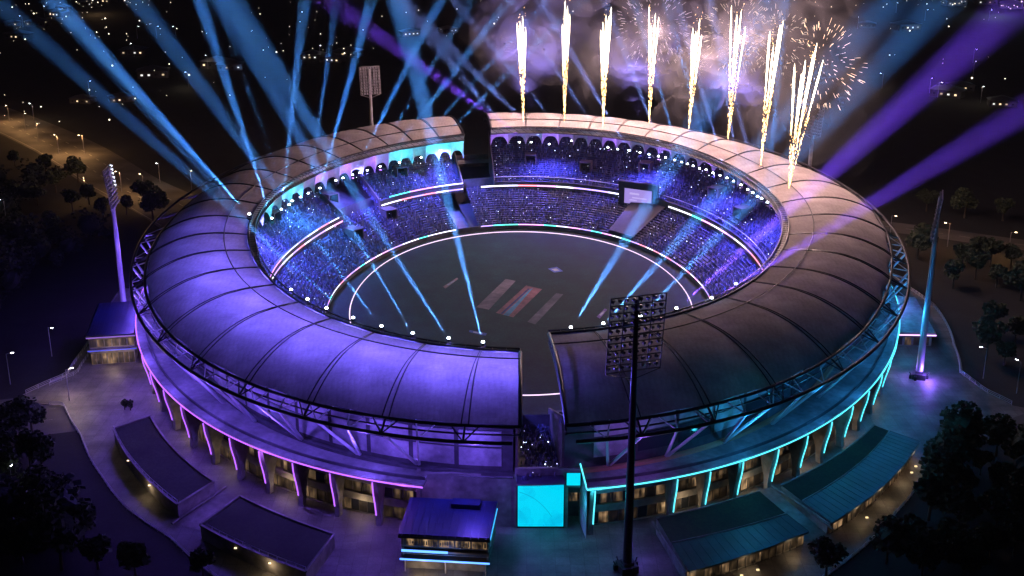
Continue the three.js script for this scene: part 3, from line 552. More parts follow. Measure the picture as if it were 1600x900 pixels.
const FW = [
  ['leftmost fountain of white and gold sparks, nearest the gap in the far roof', [4.7, 33.0, -115.5], [3.6, 79.1, -115.5], 4, 1.7],
  ['tall narrow fountain of sparks with one trail above the rest, second from the roof gap', [21.6, 33.0, -115.5], [21.7, 83.6, -115.5], 4, 1.5],
  ['straight short fountain of sparks, third from the roof gap', [36.7, 33.0, -104.3], [36.8, 81.4, -105.0], 5, 2.0],
  ['fountain of sparks standing in front of a round burst, fourth from the roof gap', [55.8, 33.0, -109.3], [56.0, 81.4, -109.0], 4, 1.9],
  ['fountain of sparks leaning slightly right, fifth from the roof gap', [70.3, 33.0, -97.2], [72.0, 80.9, -97.0], 4, 1.9],
  ['fountain of sparks fanning into three long trails, sixth from the roof gap', [83.1, 33.0, -80.0], [84.7, 86.6, -80.0], 4, 2.9],
  ['fountain of sparks leaning right beside the widest one, seventh from the roof gap', [87.6, 33.0, -37.4], [90.9, 86.5, -40.0], 4, 2.1],
  ['widest and nearest fountain of sparks leaning right, eighth from the roof gap', [91.6, 33.0, -8.6], [95.8, 81.1, -9.0], 6, 4.0],
];
for (const [l, b, t, n, s] of FW) fountain(l, b, t, n, s);
function burst(label, c, r, n, mat, arc) {
  const o = thing('firework_burst', label, 'firework', c, 0, 'round firework bursts'), g = [];
  for (let i = 0; i < n; i++) {
    const u = rr(-1, 1), a = rr(0, 6.283), d = V(Math.sqrt(1 - u * u) * Math.cos(a), u, Math.sqrt(1 - u * u) * Math.sin(a)); if (arc && d.x < -0.5) continue;
    const k = rr(0.72, 1), len = rr(0.5, 1.6) * r / 15; g.push(spark(d.clone().multiplyScalar(r * k).add(V(0, -0.06 * r * k * k, 0)), d.clone().add(V(0, -0.15, 0)).normalize(), len, rr(0.045, 0.1)));
  }
  stuff(mesh('sparks', g, mat, o));
}
burst('large golden burst of radiating sparks at the right end of the fountains', [102.7, 70.7, -30.0], 16.5, 190, pale, true);
burst('pale round burst of fine sparks behind the fourth fountain', [57.1, 71.2, -118.0], 16, 170, glow(0.9, 0.72, 0.8, 1.2));
burst('dim round burst of fine sparks behind the sixth fountain', [88.8, 70.5, -105.0], 17, 170, glow(1, 0.78, 0.62, 1.3));
burst('faint burst of fine sparks behind the seventh fountain', [96.7, 73.5, -70.0], 13, 130, glow(1, 0.78, 0.66, 1.2));
// smoke drifting round the fountains: wisps of thin, uneven haze
{
  const n = 128, d = new Uint8Array(n * n * 4);
  for (let y = 0; y < n; y++) for (let x = 0; x < n; x++) {
    const u = x / n - 0.5, v = y / n - 0.5, r = Math.hypot(u, v) * 2, w = fbm(x / n * 4, y / n * 4, 4, 17), a = Math.pow(Math.max(0, 1 - r * (0.85 + 0.6 * (w - 0.5))), 1.3) * (0.2 + 1.3 * Math.max(0, fbm(x / n * 6 + 9, y / n * 6, 6, 27) - 0.28));
    d.fill(Math.min(255, a * 255), (y * n + x) * 4, (y * n + x) * 4 + 3); d[(y * n + x) * 4 + 3] = 255;
  }
  const t = new THREE.DataTexture(d, n, n, THREE.RGBAFormat); t.magFilter = THREE.LinearFilter; t.needsUpdate = true;
  const g = new THREE.SphereGeometry(1, 12, 10, 0, Math.PI * 2, 0, 1.15);
  { const p = g.attributes.position, uv = new Float32Array(p.count * 2); for (let i = 0; i < p.count; i++) { const x = p.getX(i) / 0.92, z = p.getZ(i) / 0.92; uv[i * 2] = 0.5 + x * 0.5; uv[i * 2 + 1] = 0.5 + z * 0.5; p.setY(i, (p.getY(i) - 0.75) * (1.1 + 0.5 * vnoise(x * 3 + 5, z * 3 + 5, 50, 3))); } g.setAttribute('uv', new THREE.BufferAttribute(uv, 2)); g.computeVertexNormals(); }
  const m = new THREE.MeshPhysicalMaterial({ color: rgb(0.56, 0.58, 0.66), alphaMap: t, transparent: true, opacity: 0.1, roughness: 1, transmission: 0.5, thickness: 0 });
  const N = 330, sm = new THREE.InstancedMesh(g, m, N), o = new THREE.Object3D();
  for (let i = 0; i < N; i++) {
    const s = rnd(), low = rnd() < 0.7, d = 263 + 70 * Math.pow(s, 0.9), r = R('outer', d) * 0.92 + rr(5, 34), y = low ? rr(37, 64) : rr(58, 98);
    const p = polar(r, d, y); if (p.x < -25) p.x += 20; while ([272, 290, 308].some((q) => p.distanceTo(on('outer', q, 31, 4)) < 24)) p.y += 6; o.position.copy(p); o.rotation.set(rr(0, 6.28), rr(0, 6.28), rr(0, 6.28)); o.scale.setScalar(rr(8, 19)); o.updateMatrix(); sm.setMatrixAt(i, o.matrix);
  }
  sm.name = 'smoke'; scene.add(tag(sm, 'pale drifting smoke behind the fountains of sparks over the far roof', 'smoke', null, 'stuff'));
}

// ---------- video screen on the far stand, entrance screens ----------
{
  const v = on('upled', 298.1, 11.6, -2.2), [x, y, z] = v.toArray();
  const o = thing('video_screen', 'big pale violet video screen in a black frame on the far stand', 'video screen', [x, y, z], Math.atan2(CX - x, CZ - z));
  for (const q of [box(16.5, 10.6, 1.2, 0, -0.2, -0.9), box(16.5, 2.6, 0.5, 0, 3.7, -0.1), box(2.2, 7.6, 0.4, -6.9, -1.2, -0.1), box(2.2, 7.6, 0.4, 6.9, -1.2, -0.1), box(16.5, 1.6, 0.5, 0, -4.5, -0.1)]) mesh('frame', q, M.darkSteel, o);
  mesh('screen', box(11.4, 6, 0.12, 0, -0.75, -0.2), M.screenPale, o);
  const sh = glow(0.62, 0.5, 1, 0.9); for (const q of [box(4, 0.7, 0.05, -1.5, 0.4, -0.11), box(6, 0.5, 0.05, 0.6, -1.2, -0.11), box(3, 0.4, 0.05, -2, -2.2, -0.11)]) mesh('screen_picture', q, sh, o);
  mesh('support', [box(0.6, 9, 0.6, -5, -7, -1), box(0.6, 9, 0.6, 5, -7, -1)], M.darkSteel, o);
}
{
  const o = thing('entrance_screen', 'large bright cyan screen standing in the gate under the roof gap', 'screen', [6.2, 0, 153.1]);
  const cv = document.createElement('canvas'); cv.width = cv.height = 256; const c = cv.getContext('2d'); c.fillStyle = '#f4f4f4'; c.fillRect(0, 0, 256, 256);
  for (let i = 0; i < 26; i++) { c.fillStyle = `rgba(${rnd() < 0.5 ? '255,255,255' : '120,150,190'},0.1)`; c.beginPath(); c.ellipse(rnd() * 256, rnd() * 256, 20 + rnd() * 60, 8 + rnd() * 40, rnd() * 3, 0, 7); c.fill(); }
  c.strokeStyle = 'rgba(70,120,160,0.5)'; c.lineWidth = 3; c.beginPath(); c.moveTo(8, 60); c.quadraticCurveTo(120, 90, 190, 200); c.stroke();
  const t = new THREE.CanvasTexture(cv); t.colorSpace = THREE.SRGBColorSpace;
  const m = new THREE.MeshStandardMaterial({ color: rgb(0.02, 0.02, 0.02), emissive: rgb(0, 0.72, 1), emissiveIntensity: 1.05, emissiveMap: t });
  const s = new THREE.Mesh(new THREE.PlaneGeometry(9.9, 11), m); s.name = 'screen'; s.position.set(0, 5.9, 0.16); o.add(s);
  for (const q of [box(10.3, 0.25, 0.3, 0, 11.5, 0), box(10.3, 0.35, 0.3, 0, 0.2, 0), box(0.25, 11.6, 0.3, -5.05, 5.8, 0), box(0.25, 11.6, 0.3, 5.05, 5.8, 0)]) mesh('frame', q, M.darkSteel, o);
  mesh('back_panel', box(10.1, 11.3, 0.1, 0, 5.8, 0), M.darkSteel, o);
  point(V(6.2, 5.5, 157.5), CY, 26, 60);
  const q = thing('small_screen', 'small square cyan screen high on the right of the gate', 'screen', [13.2, 11.9, 153.1]);
  mesh('screen', box(2.9, 2.9, 0.12, 0, 0, 0.1), M.screenCyan, q); mesh('frame', box(3.1, 3.1, 0.12, 0, 0, 0), M.darkSteel, q);
}

// ---------- light towers ----------
const headGlow = glow(0.8, 0.85, 1, 2.2);
function towerHead(o, w, h, y0, tilt, lit, pale) {
  const nx = 8, ny = 10, head = new THREE.Group(); head.name = 'lamp_frame'; head.position.set(0, y0, 0.55); head.rotation.x = tilt; o.add(head);
  const fr = []; for (let i = 0; i <= 4; i++) { const x = -w / 2 + w * i / 4; fr.push(box(0.16, h, 0.16, x, h / 2, 0)); } for (let j = 0; j <= ny; j++) fr.push(box(w, 0.14, 0.3, 0, h * j / ny, 0.1));
  fr.push(bar(V(-w / 2, 0, -0.2), V(0, -1.6, -0.5), 0.1), bar(V(w / 2, 0, -0.2), V(0, -1.6, -0.5), 0.1));
  mesh('rack', fr, nx === 8 && w > 10 ? M.darkSteel : pale ? M.steel : M.pole, head);
  const can = prep(new THREE.CylinderGeometry(0.42, 0.24, 0.62, 8)); can.rotateX(Math.PI / 2 + 0.35); const yk = prep(box(0.1, 0.5, 0.1, 0, -0.35, -0.1));
  const lampG = mergeGeometries([can, yk]);
  for (let j = 0; j < ny; j++) for (let i = 0; i < nx; i++) {
    const l = new THREE.Mesh(lampG, lit && i === nx - 1 && j > 3 ? headGlow : w > 10 ? M.darkSteel : pale ? M.panel : M.pole); l.name = 'lamp'; l.position.set(-w / 2 + w * (i + 0.5) / nx + rr(-0.06, 0.06), h * (j + 0.5) / ny + 0.05, 0.35); l.rotation.set(rr(-0.15, 0.15), rr(-0.5, 0.5), 0); l.castShadow = true; head.add(l);
  }
  return head;
}
function lightTower(label, x, z, H, ry, w, h, steel, baseW, lit, pale) {
  const o = thing('light_tower', label, 'light tower', [x, 0, z], ry, 'stadium light towers');
  mesh('pole', [bar(V(0, 0.9, 0), V(0, H * 0.55, 0), 1.0, 0.72, 14), bar(V(0, H * 0.55, 0), V(0, H - 1, 0), 0.72, 0.42, 14)], steel, o);
  mesh('base', [box(baseW, 1.5, baseW, 0, 0.75, 0), box(baseW * 0.6, 0.7, baseW * 0.6, 0, 1.8, 0)], M.darkConc, o);
  const eq = []; for (const [px, pz] of [[-1, 0.4], [1, 0.4], [0, -1], [0.5, 1]]) eq.push(box(0.8, 1.1, 0.7, px * baseW * 0.62, 0.55, pz * baseW * 0.62), bar(V(px * baseW * 0.62, 1.1, pz * baseW * 0.62), V(px * baseW * 0.72, 2.0, pz * baseW * 0.72), 0.14)); mesh('floodlight', eq, M.darkSteel, o);
  towerHead(o, w, h, H - h, -0.1, lit, pale);
  return o;
}
const face = (x, z) => Math.atan2(CX - x, CZ - z);
lightTower('dark light tower in front of the gate, its lamp rack against the brown roof', 23.6, 170, 60.2, face(23.6, 170) + 0.18, 11.4, 16, M.darkSteel, 3.6);
lightTower('tall light tower on the right plaza, slim violet pole', 113.6, 71.7, 53, face(113.6, 71.7) + 0.2, 9.4, 12.5, M.steel, 3.6, false, true);
lightTower('violet light tower behind the blue roofed pavilion on the left', -124, 18, 47, face(-124, 18), 9.4, 12.5, M.steel, 3.6, true);
lightTower('light tower behind the far left roof, rack facing the bowl', -61, -143, 51, face(-61, -143), 9, 11.8, M.steel, 3.2);
lightTower('light tower behind the fireworks on the right, rack facing the bowl', 115.5, -80, 47, face(115.5, -80), 8.6, 11.6, M.panel, 3.2, false, true);
point(V(-118, 4, 24), VI, 260, 30); point(V(115.6, 2.4, 74.4), rgb(0.26, 0.12, 1), 330, 30); point(V(110.6, 2.4, 70), rgb(0.3, 0.12, 1), 60, 30); point(V(27.5, 3, 166), VI, 25, 30);  // unseen violet lights placed to colour the towers

// ---------- front pavilion ----------
{
  const o = thing('hospitality_pavilion', 'two storey pavilion with dark blue roof and blue light strips before the gate', 'pavilion', [-13, 0, 165.2], -0.1);
  const w = 18.6, d = 13.6, hw = w / 2, hd = d / 2;
  mesh('wall', [box(w - 2, 2.6, d - 3, 0, 1.3, -0.6), box(w - 0.6, 0.5, d - 0.8, 0, 2.85, -0.2), box(w - 1.4, 2.9, d - 1.8, 0, 7.0, -0.1), box(w - 1.4, 2.2, d - 3, 0, 4.4, -0.6), box(0.4, 5.6, d - 1, hw - 0.6, 5.7, -0.2), box(0.4, 5.6, d - 1, -hw + 0.6, 5.7, -0.2)], M.concrete, o);
  mesh('balcony', [box(w - 0.4, 0.35, 3, 0, 3.3, hd - 1.6), box(w - 0.4, 0.35, 3, 0, 5.1, hd - 1.8)], M.frame, o);
  const rf = mesh('roof', [(() => { const g = new THREE.BoxGeometry(w, 0.5, d, 1, 1, 1), p = g.attributes.position; for (let i = 0; i < p.count; i++) if (p.getZ(i) < 0) p.setY(i, p.getY(i) + 0.8); g.translate(0, 8.9, 0); return g; })(), box(w + 0.1, 0.7, 0.25, 0, 8.55, hd)], M.roofBlue, o);
  mesh('roof_plant', box(6, 1.5, 2.6, 3, 10, -hd + 2.2), M.roofBlue, rf);
  for (let i = 0; i < 12; i++) mesh('roof_seam', box(0.07, 0.08, d - 0.2, -hw + 0.8 + i * 1.55, 9.22 + 0.36, 0).rotateX(0.058).translate(0, 0, 0.5), M.roofBlue, rf);
  const wn = new THREE.Group(); wn.name = 'window'; o.add(wn);
  for (let i = 0; i < 5; i++) {
    const x = -hw + 2.9 + i * 3.35; mesh('pane', box(2.9, 1.7, 0.1, x, 6.75, hd - 0.96), warmPanes[4], wn);
    for (let k = 0; k < 6; k++) mesh('blind', box(rr(0.1, 0.4), rr(0.5, 1.4), 0.06, x - 1.2 + k * 0.48, 6.75 + rr(-0.2, 0.2), hd - 0.88), rnd() < 0.5 ? M.frame : M.concrete, wn);
  }
  for (let i = 0; i < 8; i++) mesh('pane', box(1.05, 0.9, 0.1, -0.3 + i * 1.15, 4.55, hd - 2.02), warmPanes[1 + (i % 4)], wn);
  mesh('light_strip', box(9.5, 0.45, 0.2, -hw + 5.2, 5.15, hd - 0.25), M.blueStrip, o); mesh('light_strip', box(w - 0.2, 0.32, 0.2, 0, 3.25, hd - 0.05), M.blueStrip, o);
  mesh('light_strip', box(0.15, 0.22, d - 1, hw + 0.02, 8.5, 0), glow(0.05, 0.45, 1, 1.6), o);
  mesh('column', [bar(V(-hw + 1, 0, hd - 0.8), V(-hw + 1, 3.2, hd - 0.8), 0.16), bar(V(0, 0, hd - 0.8), V(0, 3.2, hd - 0.8), 0.16), bar(V(hw - 1, 0, hd - 0.8), V(hw - 1, 3.2, hd - 0.8), 0.16)], M.steel, o);
  mesh('railing', [tube([V(-hw + 0.3, 4.5, hd - 0.3), V(0, 4.5, hd - 0.3), V(hw - 0.3, 4.5, hd - 0.3)], 0.05), tube([V(-hw + 0.3, 6.3, hd - 0.4), V(0, 6.3, hd - 0.4), V(hw - 0.3, 6.3, hd - 0.4)], 0.05)], M.steel, o);
  point(V(-12, 2, 174.5), WARM, 26, 30); point(V(-18.5, 1.6, 173), WARM, 30, 20); point(V(-13, 4.1, 173.6), rgb(0.1, 0.25, 1), 22, 30);
}
// left pavilion with a lit ground floor, right pavilion
{
  const o = thing('corner_pavilion', 'blue roofed pavilion at the foot of the violet light tower, lit windows below', 'pavilion', [-116.5, 0, 49], 0.18);
  const w = 13.5, d = 27, hw = w / 2, hd = d / 2;
  mesh('wall', [box(w - 1.4, 4.2, d - 1.4, 0, 2.1, 0), box(w, 0.5, d, 0, 4.5, 0), box(w - 1, 3.4, d - 1, 0, 6.4, -0.4), box(w, 0.6, d, 0, 8.5, 0)], M.concrete, o);
  const rf = mesh('roof', (() => { const g = new THREE.BoxGeometry(w + 0.6, 0.5, d + 0.6), p = g.attributes.position; for (let i = 0; i < p.count; i++) if (p.getY(i) > 0) p.setX(i, p.getX(i) * 0.9); g.translate(0, 9.05, 0); return g; })(), M.roofBlue, o);
  for (let i = 0; i < 9; i++) mesh('roof_seam', box(0.08, 0.1, d, -5.4 + i * 1.35, 9.34, 0), M.roofBlue, rf);
  const wn = new THREE.Group(); wn.name = 'window'; o.add(wn);
  for (let i = 0; i < 6; i++) mesh('pane', box(1.8, 2.2, 0.1, -hw + 1.6 + i * 2.07, 6.5, hd - 0.82), warmPanes[i === 3 || i === 0 ? 1 : 2], wn);
  const gl = new THREE.Group(); gl.name = 'shopfront'; o.add(gl);
  for (let i = 0; i < 8; i++) mesh('pane', box(1.35, 3.2, 0.1, -hw + 1.4 + i * 1.5, 1.8, hd - 0.62), warmPanes[i === 5 ? 1 : 3], gl);
  mesh('light_strip', box(w, 0.25, 0.15, 0, 8.5, hd + 0.1), glow(0.45, 0.2, 1, 0.7), o); mesh('light_strip', box(w, 0.22, 0.15, 0, 4.5, hd + 0.1), glow(0.08, 0.12, 1, 0.9), o);
  point(V(-113, 3.2, 66), WARM, 45, 40);
  const q = thing('right_pavilion', 'small pavilion with sloping violet roof beside the right light tower', 'pavilion', [119.5, 0, 37], -0.05);
  mesh('wall', [box(11, 3.6, 22, 0, 1.8, 0), box(12.6, 0.5, 25, 0, 3.85, 0)], M.concrete, q);
  mesh('roof', (() => { const g = new THREE.BoxGeometry(12, 0.4, 25), p = g.attributes.position; for (let i = 0; i < p.count; i++) if (p.getZ(i) < 0) { p.setY(i, p.getY(i) + 2.2); } g.translate(0, 4.6, 0); return g; })(), M.panel, q);
  mesh('light_strip', box(12.4, 0.3, 0.15, 0, 4.0, 12.65), glow(0.75, 0.4, 1, 3), q);
  const gr = new THREE.Group(); gr.name = 'door'; q.add(gr); for (let i = 0; i < 4; i++) mesh('pane', box(1.9, 2.4, 0.1, -4 + i * 2.6, 1.5, 11.06), warmPanes[i % 2], gr);
  point(V(116, 9, 33), rgb(0.26, 0.1, 1), 230, 30);  // unseen light above the roof, gives it the violet tone
}

// ---------- podiums round the plaza: lawn decks on the left, retail terraces on the right ----------
function ringBlock(name, label, cat, d0, d1, r0, r1, h, topMat) {
  const o = thing(name, label, cat), A = (r, y) => { const q = []; const n = Math.ceil(Math.abs(d1 - d0) / 0.8); for (let i = 0; i <= n; i++) { const d = d0 + (d1 - d0) * i / n; q.push(polar(r(d), d, y)); } return q; };
  mesh('wall', [sweep([[r0, 0], [r0, h + 0.25]], d0, d1, 0.8), sweep([[r1, 0], [r1, h + 0.25]], d0, d1, 0.8), ...[d0, d1].map((d) => grid([[polar(r0(d), d, 0), polar(r1(d), d, 0)], [polar(r0(d), d, h + 0.25), polar(r1(d), d, h + 0.25)]]))], M.concrete, o);
  return o;
}
for (const [lab, d0, d1, r0, r1] of [['raised dark lawn deck with pale kerb nearest the left pavilion', 118.4, 134.7, (d) => 141.2 - (d - 126.5) * 0.85 - 0.1, (d) => 152.2 - (d - 126.5) * 0.95], ['raised dark lawn deck with pale kerb left of the front pavilion', 104.6, 114.8, (d) => 154.2 - (d - 110) * 0.75, (d) => 168.6 - (d - 110) * 0.85]]) {
  const o = ringBlock('lawn_deck', lab, 'lawn deck', d0, d1, r0, r1, 3.2);
  const inn = (f, k) => (d) => f(d) + k, e = 0.55 / 150 / D2R;
  mesh('lawn', sweep([[inn(r0, 0.6), 3.3], [inn(r1, -0.6), 3.3]], d0 + e, d1 - e, 0.8), M.lawn, o);
  const cop = (r, w) => sweep([[(d) => r(d) - w, 3.32], [(d) => r(d) - w, 3.62], [(d) => r(d) + w, 3.62], [(d) => r(d) + w, 3.32]], d0, d1, 0.8, false);
  for (const q of [cop(r0, 0.28), cop(r1, 0.32), ...[d0, d1].map((d) => { const a = polar(r0(d), d, 3.5), b = polar(r1(d), d, 3.5); return bar(a, b, 0.32, 0.32, 4); })]) mesh('coping', q, M.kerb, o);
  const bal = []; for (let d = d0; d <= d1; d += 0.8) bal.push(bar(polar(r1(d), d, 3.6), polar(r1(d), d, 4.6), 0.05, 0.05, 4)); bal.push(tube((() => { const q = []; for (let d = d0; d <= d1; d += 1) q.push(polar(r1(d), d, 4.6)); return q; })(), 0.06, 4)); mesh('railing', bal, M.steel, o);
  for (const k of [0.3, 0.62]) { const d = d0 + (d1 - d0) * k; mesh('wall_lamp', box(0.5, 0.2, 0.3, ...polar(r1(d) + 0.2, d, 2.4).toArray()), glow(1, 0.72, 0.42, 2.5), o); if (k < 0.5) point(polar(r1(d) + 1.4, d, 2.2), WARM, 11, 20); }
}
// ramps between the decks
{
  const o = thing('stair_ramp', 'pale ramp between the two lawn decks left of the gate', 'ramp');
  mesh('ramp', sweep([[(d) => 147, 0.6], [(d) => 162, 0.15]], 115.2, 118, 1), M.kerb, o); mesh('side_wall', [bar(polar(145, 118.1, 0.9), polar(163, 118.1, 0.5), 0.3, 0.3, 4)], M.kerb, o);
  const q = thing('stair_ramp', 'pale ramp between the two teal retail roofs on the right', 'ramp');
  mesh('ramp', sweep([[(d) => 141, 1.4], [(d) => 165, 0.3]], 66.2, 68.4, 1), M.kerb, q); mesh('side_wall', [bar(polar(141, 66.1, 1.8), polar(165, 66.6, 3.6), 0.25, 0.25, 4)], M.kerb, q);
}
for (const [lab, d0, d1, r0, rm, r1, nb, lv] of [['retail terrace with teal roof and dark green lawn right of the front light tower', 68.6, 79, (d) => 147.5 + (d - 73.8) * 0.45, (d) => 158 + (d - 73.8) * 0.4, (d) => 168 + (d - 73.8) * 0.7, 15, 1], ['long retail terrace with teal roof at the right edge of the plaza', 49, 66.2, (d) => 139 + (d - 57) * 0.62, (d) => 145 + (d - 57) * 0.82, (d) => 154.5 + (d - 57) * 0.95, 26, 2]]) {
  const o = ringBlock('retail_terrace', lab, 'retail terrace', d0, d1, r0, (d) => r1(d) - 1.6, 3.4);
  mesh('lawn', sweep([[r0, 3.72], [rm, 3.72]], d0, d1, 0.8), M.lawn, o);
  for (const q of [sweep([[(d) => rm(d) - 0.12, 3.72], [(d) => rm(d) - 0.12, 3.95], [(d) => rm(d) + 0.12, 3.95], [(d) => rm(d) + 0.12, 3.7]], d0, d1, 0.8, false), sweep([[(d) => r0(d) - 0.2, 3.65], [(d) => r0(d) - 0.2, 3.95], [(d) => r0(d) + 0.2, 3.95], [(d) => r0(d) + 0.2, 3.65]], d0, d1, 0.8, false)]) mesh('coping', q, M.kerb, o);
  const rf = mesh('roof', sweep([[rm, 3.75], [r1, 4.05], [r1, 3.6], [(d) => r1(d) - 1.8, 3.5]], d0, d1, 0.8, false), M.roofTeal, o);
  for (let d = d0; d < d1; d += 0.7) mesh('roof_seam', bar(polar(rm(d) + 0.1, d, 3.78), polar(r1(d), d, 4.09), 0.05, 0.05, 4), M.roofTeal, rf);
  const sf = new THREE.Group(); sf.name = 'shopfront'; o.add(sf);
  for (let i = 0; i < nb; i++) {
    const e0 = d0 + (d1 - d0) * (i + 0.06) / nb, e1 = d0 + (d1 - d0) * (i + 0.94) / nb, r = (d) => r1(d) - 1.45;
    mesh('pane', grid([[polar(r(e0), e0, 0.4), polar(r(e1), e1, 0.4)], [polar(r(e0), e0, 3), polar(r(e1), e1, 3)]]), warmPanes[Math.floor(rnd() * 4.4)], sf);
    mesh('frame', bar(polar(r(e1) + 0.1, e1 + 0.05, 0), polar(r(e1) + 0.1, e1 + 0.05, 3.4), 0.12, 0.12, 4), M.frame, sf);
    if (i % 6 === 2) point(polar(r1(e0) + 0.6, e0, 2.4), WARM, 14, 20);
    if (rnd() < 0.14) mesh('floor_lamp', box(0.6, 0.25, 0.4, ...polar(r1(e0) + 0.8, e0, 0.15).toArray()), glow(1, 0.75, 0.4, 1.3), sf);
  }
  const sw = mesh('side_wall', [bar(polar(r0(d1) - 1, d1 + 0.25, 2.6), polar(r1(d1), d1 + 0.25, 3.7), 0.3, 0.3, 4)], M.kerb, o);
}

// ---------- kerbs and barriers round the plaza ----------
function kerb(d0, d1, dr = 0) { struct('kerb', sweep([[(d) => edgeR(d) + dr - 0.2, -0.1], [(d) => edgeR(d) + dr - 0.2, 0.13], [(d) => edgeR(d) + dr + 0.25, 0.13], [(d) => edgeR(d) + dr + 0.25, -0.1]], d0, d1, 0.8, false), M.kerb); }
function fence(label, d0, d1, h, dr) {
  const o = thing('barrier_fence', label, 'fence'), n = Math.ceil((d1 - d0) / 0.9), pts = [];
  const pg = prep(box(0.1, h, 0.1, 0, h / 2, 0)), pm = M.steel;
  for (let i = 0; i <= n; i++) { const d = d0 + (d1 - d0) * i / n, p = polar(edgeR(d) + dr, d, 0); pts.push(p); const m = new THREE.Mesh(pg, pm); m.name = 'post'; m.position.copy(p); o.add(m); }
  for (const y of [0.35, h * 0.65, h]) mesh('rail', tube(pts.map((p) => p.clone().setY(y)), 0.06, 4), pm, o);
}
kerb(-12, 31); kerb(44, 100); kerb(100, 148); kerb(151, 185);
fence('pale railing along the left outer kerb by the street', 151, 176, 1.2, -0.6); fence('second railing inside the left outer kerb', 152, 172, 1.2, -3.2);
fence('pale railing along the right outer kerb curving to the street', -6, 32, 1.2, -0.5); fence('dark low railing along the lower left kerb', 106, 147, 1.1, 0.4); fence('dark low railing along the lower right kerb', 46, 70, 1.1, 0.4);

// ---------- street lamps ----------
const LG = 'street lamps far off along the roads';
const lamp0 = thing('street_lamp', 'tall street lamp at the lower left kerb by the street', 'street lamp', [-118.5, 0, 87], 0.6);
mesh('pole', bar(V(0, -0.1, 0), V(0, 9, 0), 0.13, 0.07, 6), M.pole, lamp0); mesh('arm', bar(V(0, 8.9, 0), V(1.6, 9.2, 0), 0.06, 0.05, 5), M.pole, lamp0);
mesh('lamp_housing', box(0.9, 0.16, 0.4, 1.6, 9.3, 0), M.frame, lamp0); mesh('lamp_lens', box(0.8, 0.12, 0.36, 1.6, 9.16, 0), M.lampWhite, lamp0);
point(V(-117.2, 8.6, 86.2), WARM, 300, 10);
const near = [['dark street lamp beside the left fence, upper of two', -134, 0, 56, 0], ['dark street lamp beside the left fence, lower of two', -138.5, 0, 76, 0], ['street lamp on the verge by the right street', 131.5, 0, 72, 0], ['short street lamp near the right kerb and shrubs', 137, 0, 82, 0], ['slim lamp post among the lower left trees', -112, 0, 143, 0]];
for (const [l, x, y, z] of near) { const o = copyOf(lamp0, 'street_lamp', l, [x, y, z], rr(0, 6)); }
let farN = 0;
function farLamp(x, z, k, warm, s = 1) {
  const o = copyOf(lamp0, 'street_lamp', warm ? 'small far street lamp with warm light beside a road' : 'small far street lamp with white light in the dark parkland', [x, -0.1, z], rr(0, 6.28), LG + (warm ? ', warm' : ', white'));
  o.scale.setScalar(s); o.children.forEach((c) => { if (c.name === 'lamp_lens') { c.material = warm ? M.lampWarm : M.lampWhite; c.scale.set(0.9, 1, 0.9); c.position.set(0.16, 0, 0); } });
  if (k > 100) point(V(x, 8.2 * s, z), warm ? rgb(1, 0.5, 0.18) : rgb(1, 0.8, 0.55), k * (warm ? 1.5 : 0.6), 10);
}
for (const [x, z, k] of [[-270.8, -272.0, 560], [-237.6, -222.7, 300], [-218.8, -197.8, 480], [-206.5, -197.8, 520], [-167.6, -126.8, 240], [-156.5, -121.6, 220], [-178.8, -114.5, 180], [143.1, -60.0, 150], [161.5, -49.6, 160], [179.7, -38.1, 260], [-253.3, -248.0, 420], [-137.4, -126.8, 120]]) farLamp(x, z, k, true);
for (const [x, z, k] of [[-258.9, -275.4, 140], [-199.2, -374.4, 260], [-155.4, -143.0, 120], [226.8, -370.1, 160], [251.2, -355.3, 60], [271.4, -325.5, 160], [251.6, -341.1, 120], [315.9, -466.0, 60], [-274.3, -580.7, 40], [-259.4, -580.7, 40], [-289.1, -580.7, 40], [-406.8, -711.1, 90], [-401.6, -645.9, 90], [-251.0, -345.1, 70], [-202.4, -439.9, 160], [-134.0, -482.3, 60], [-200.4, -83.1, 30], [-266.7, -493.6, 30], [280.9, -634.4, 30], [342.0, -737.7, 30], [406.0, -685.8, 40], [351.5, -685.8, 30], [298.3, -415.3, 30]]) farLamp(x, z, k, false);

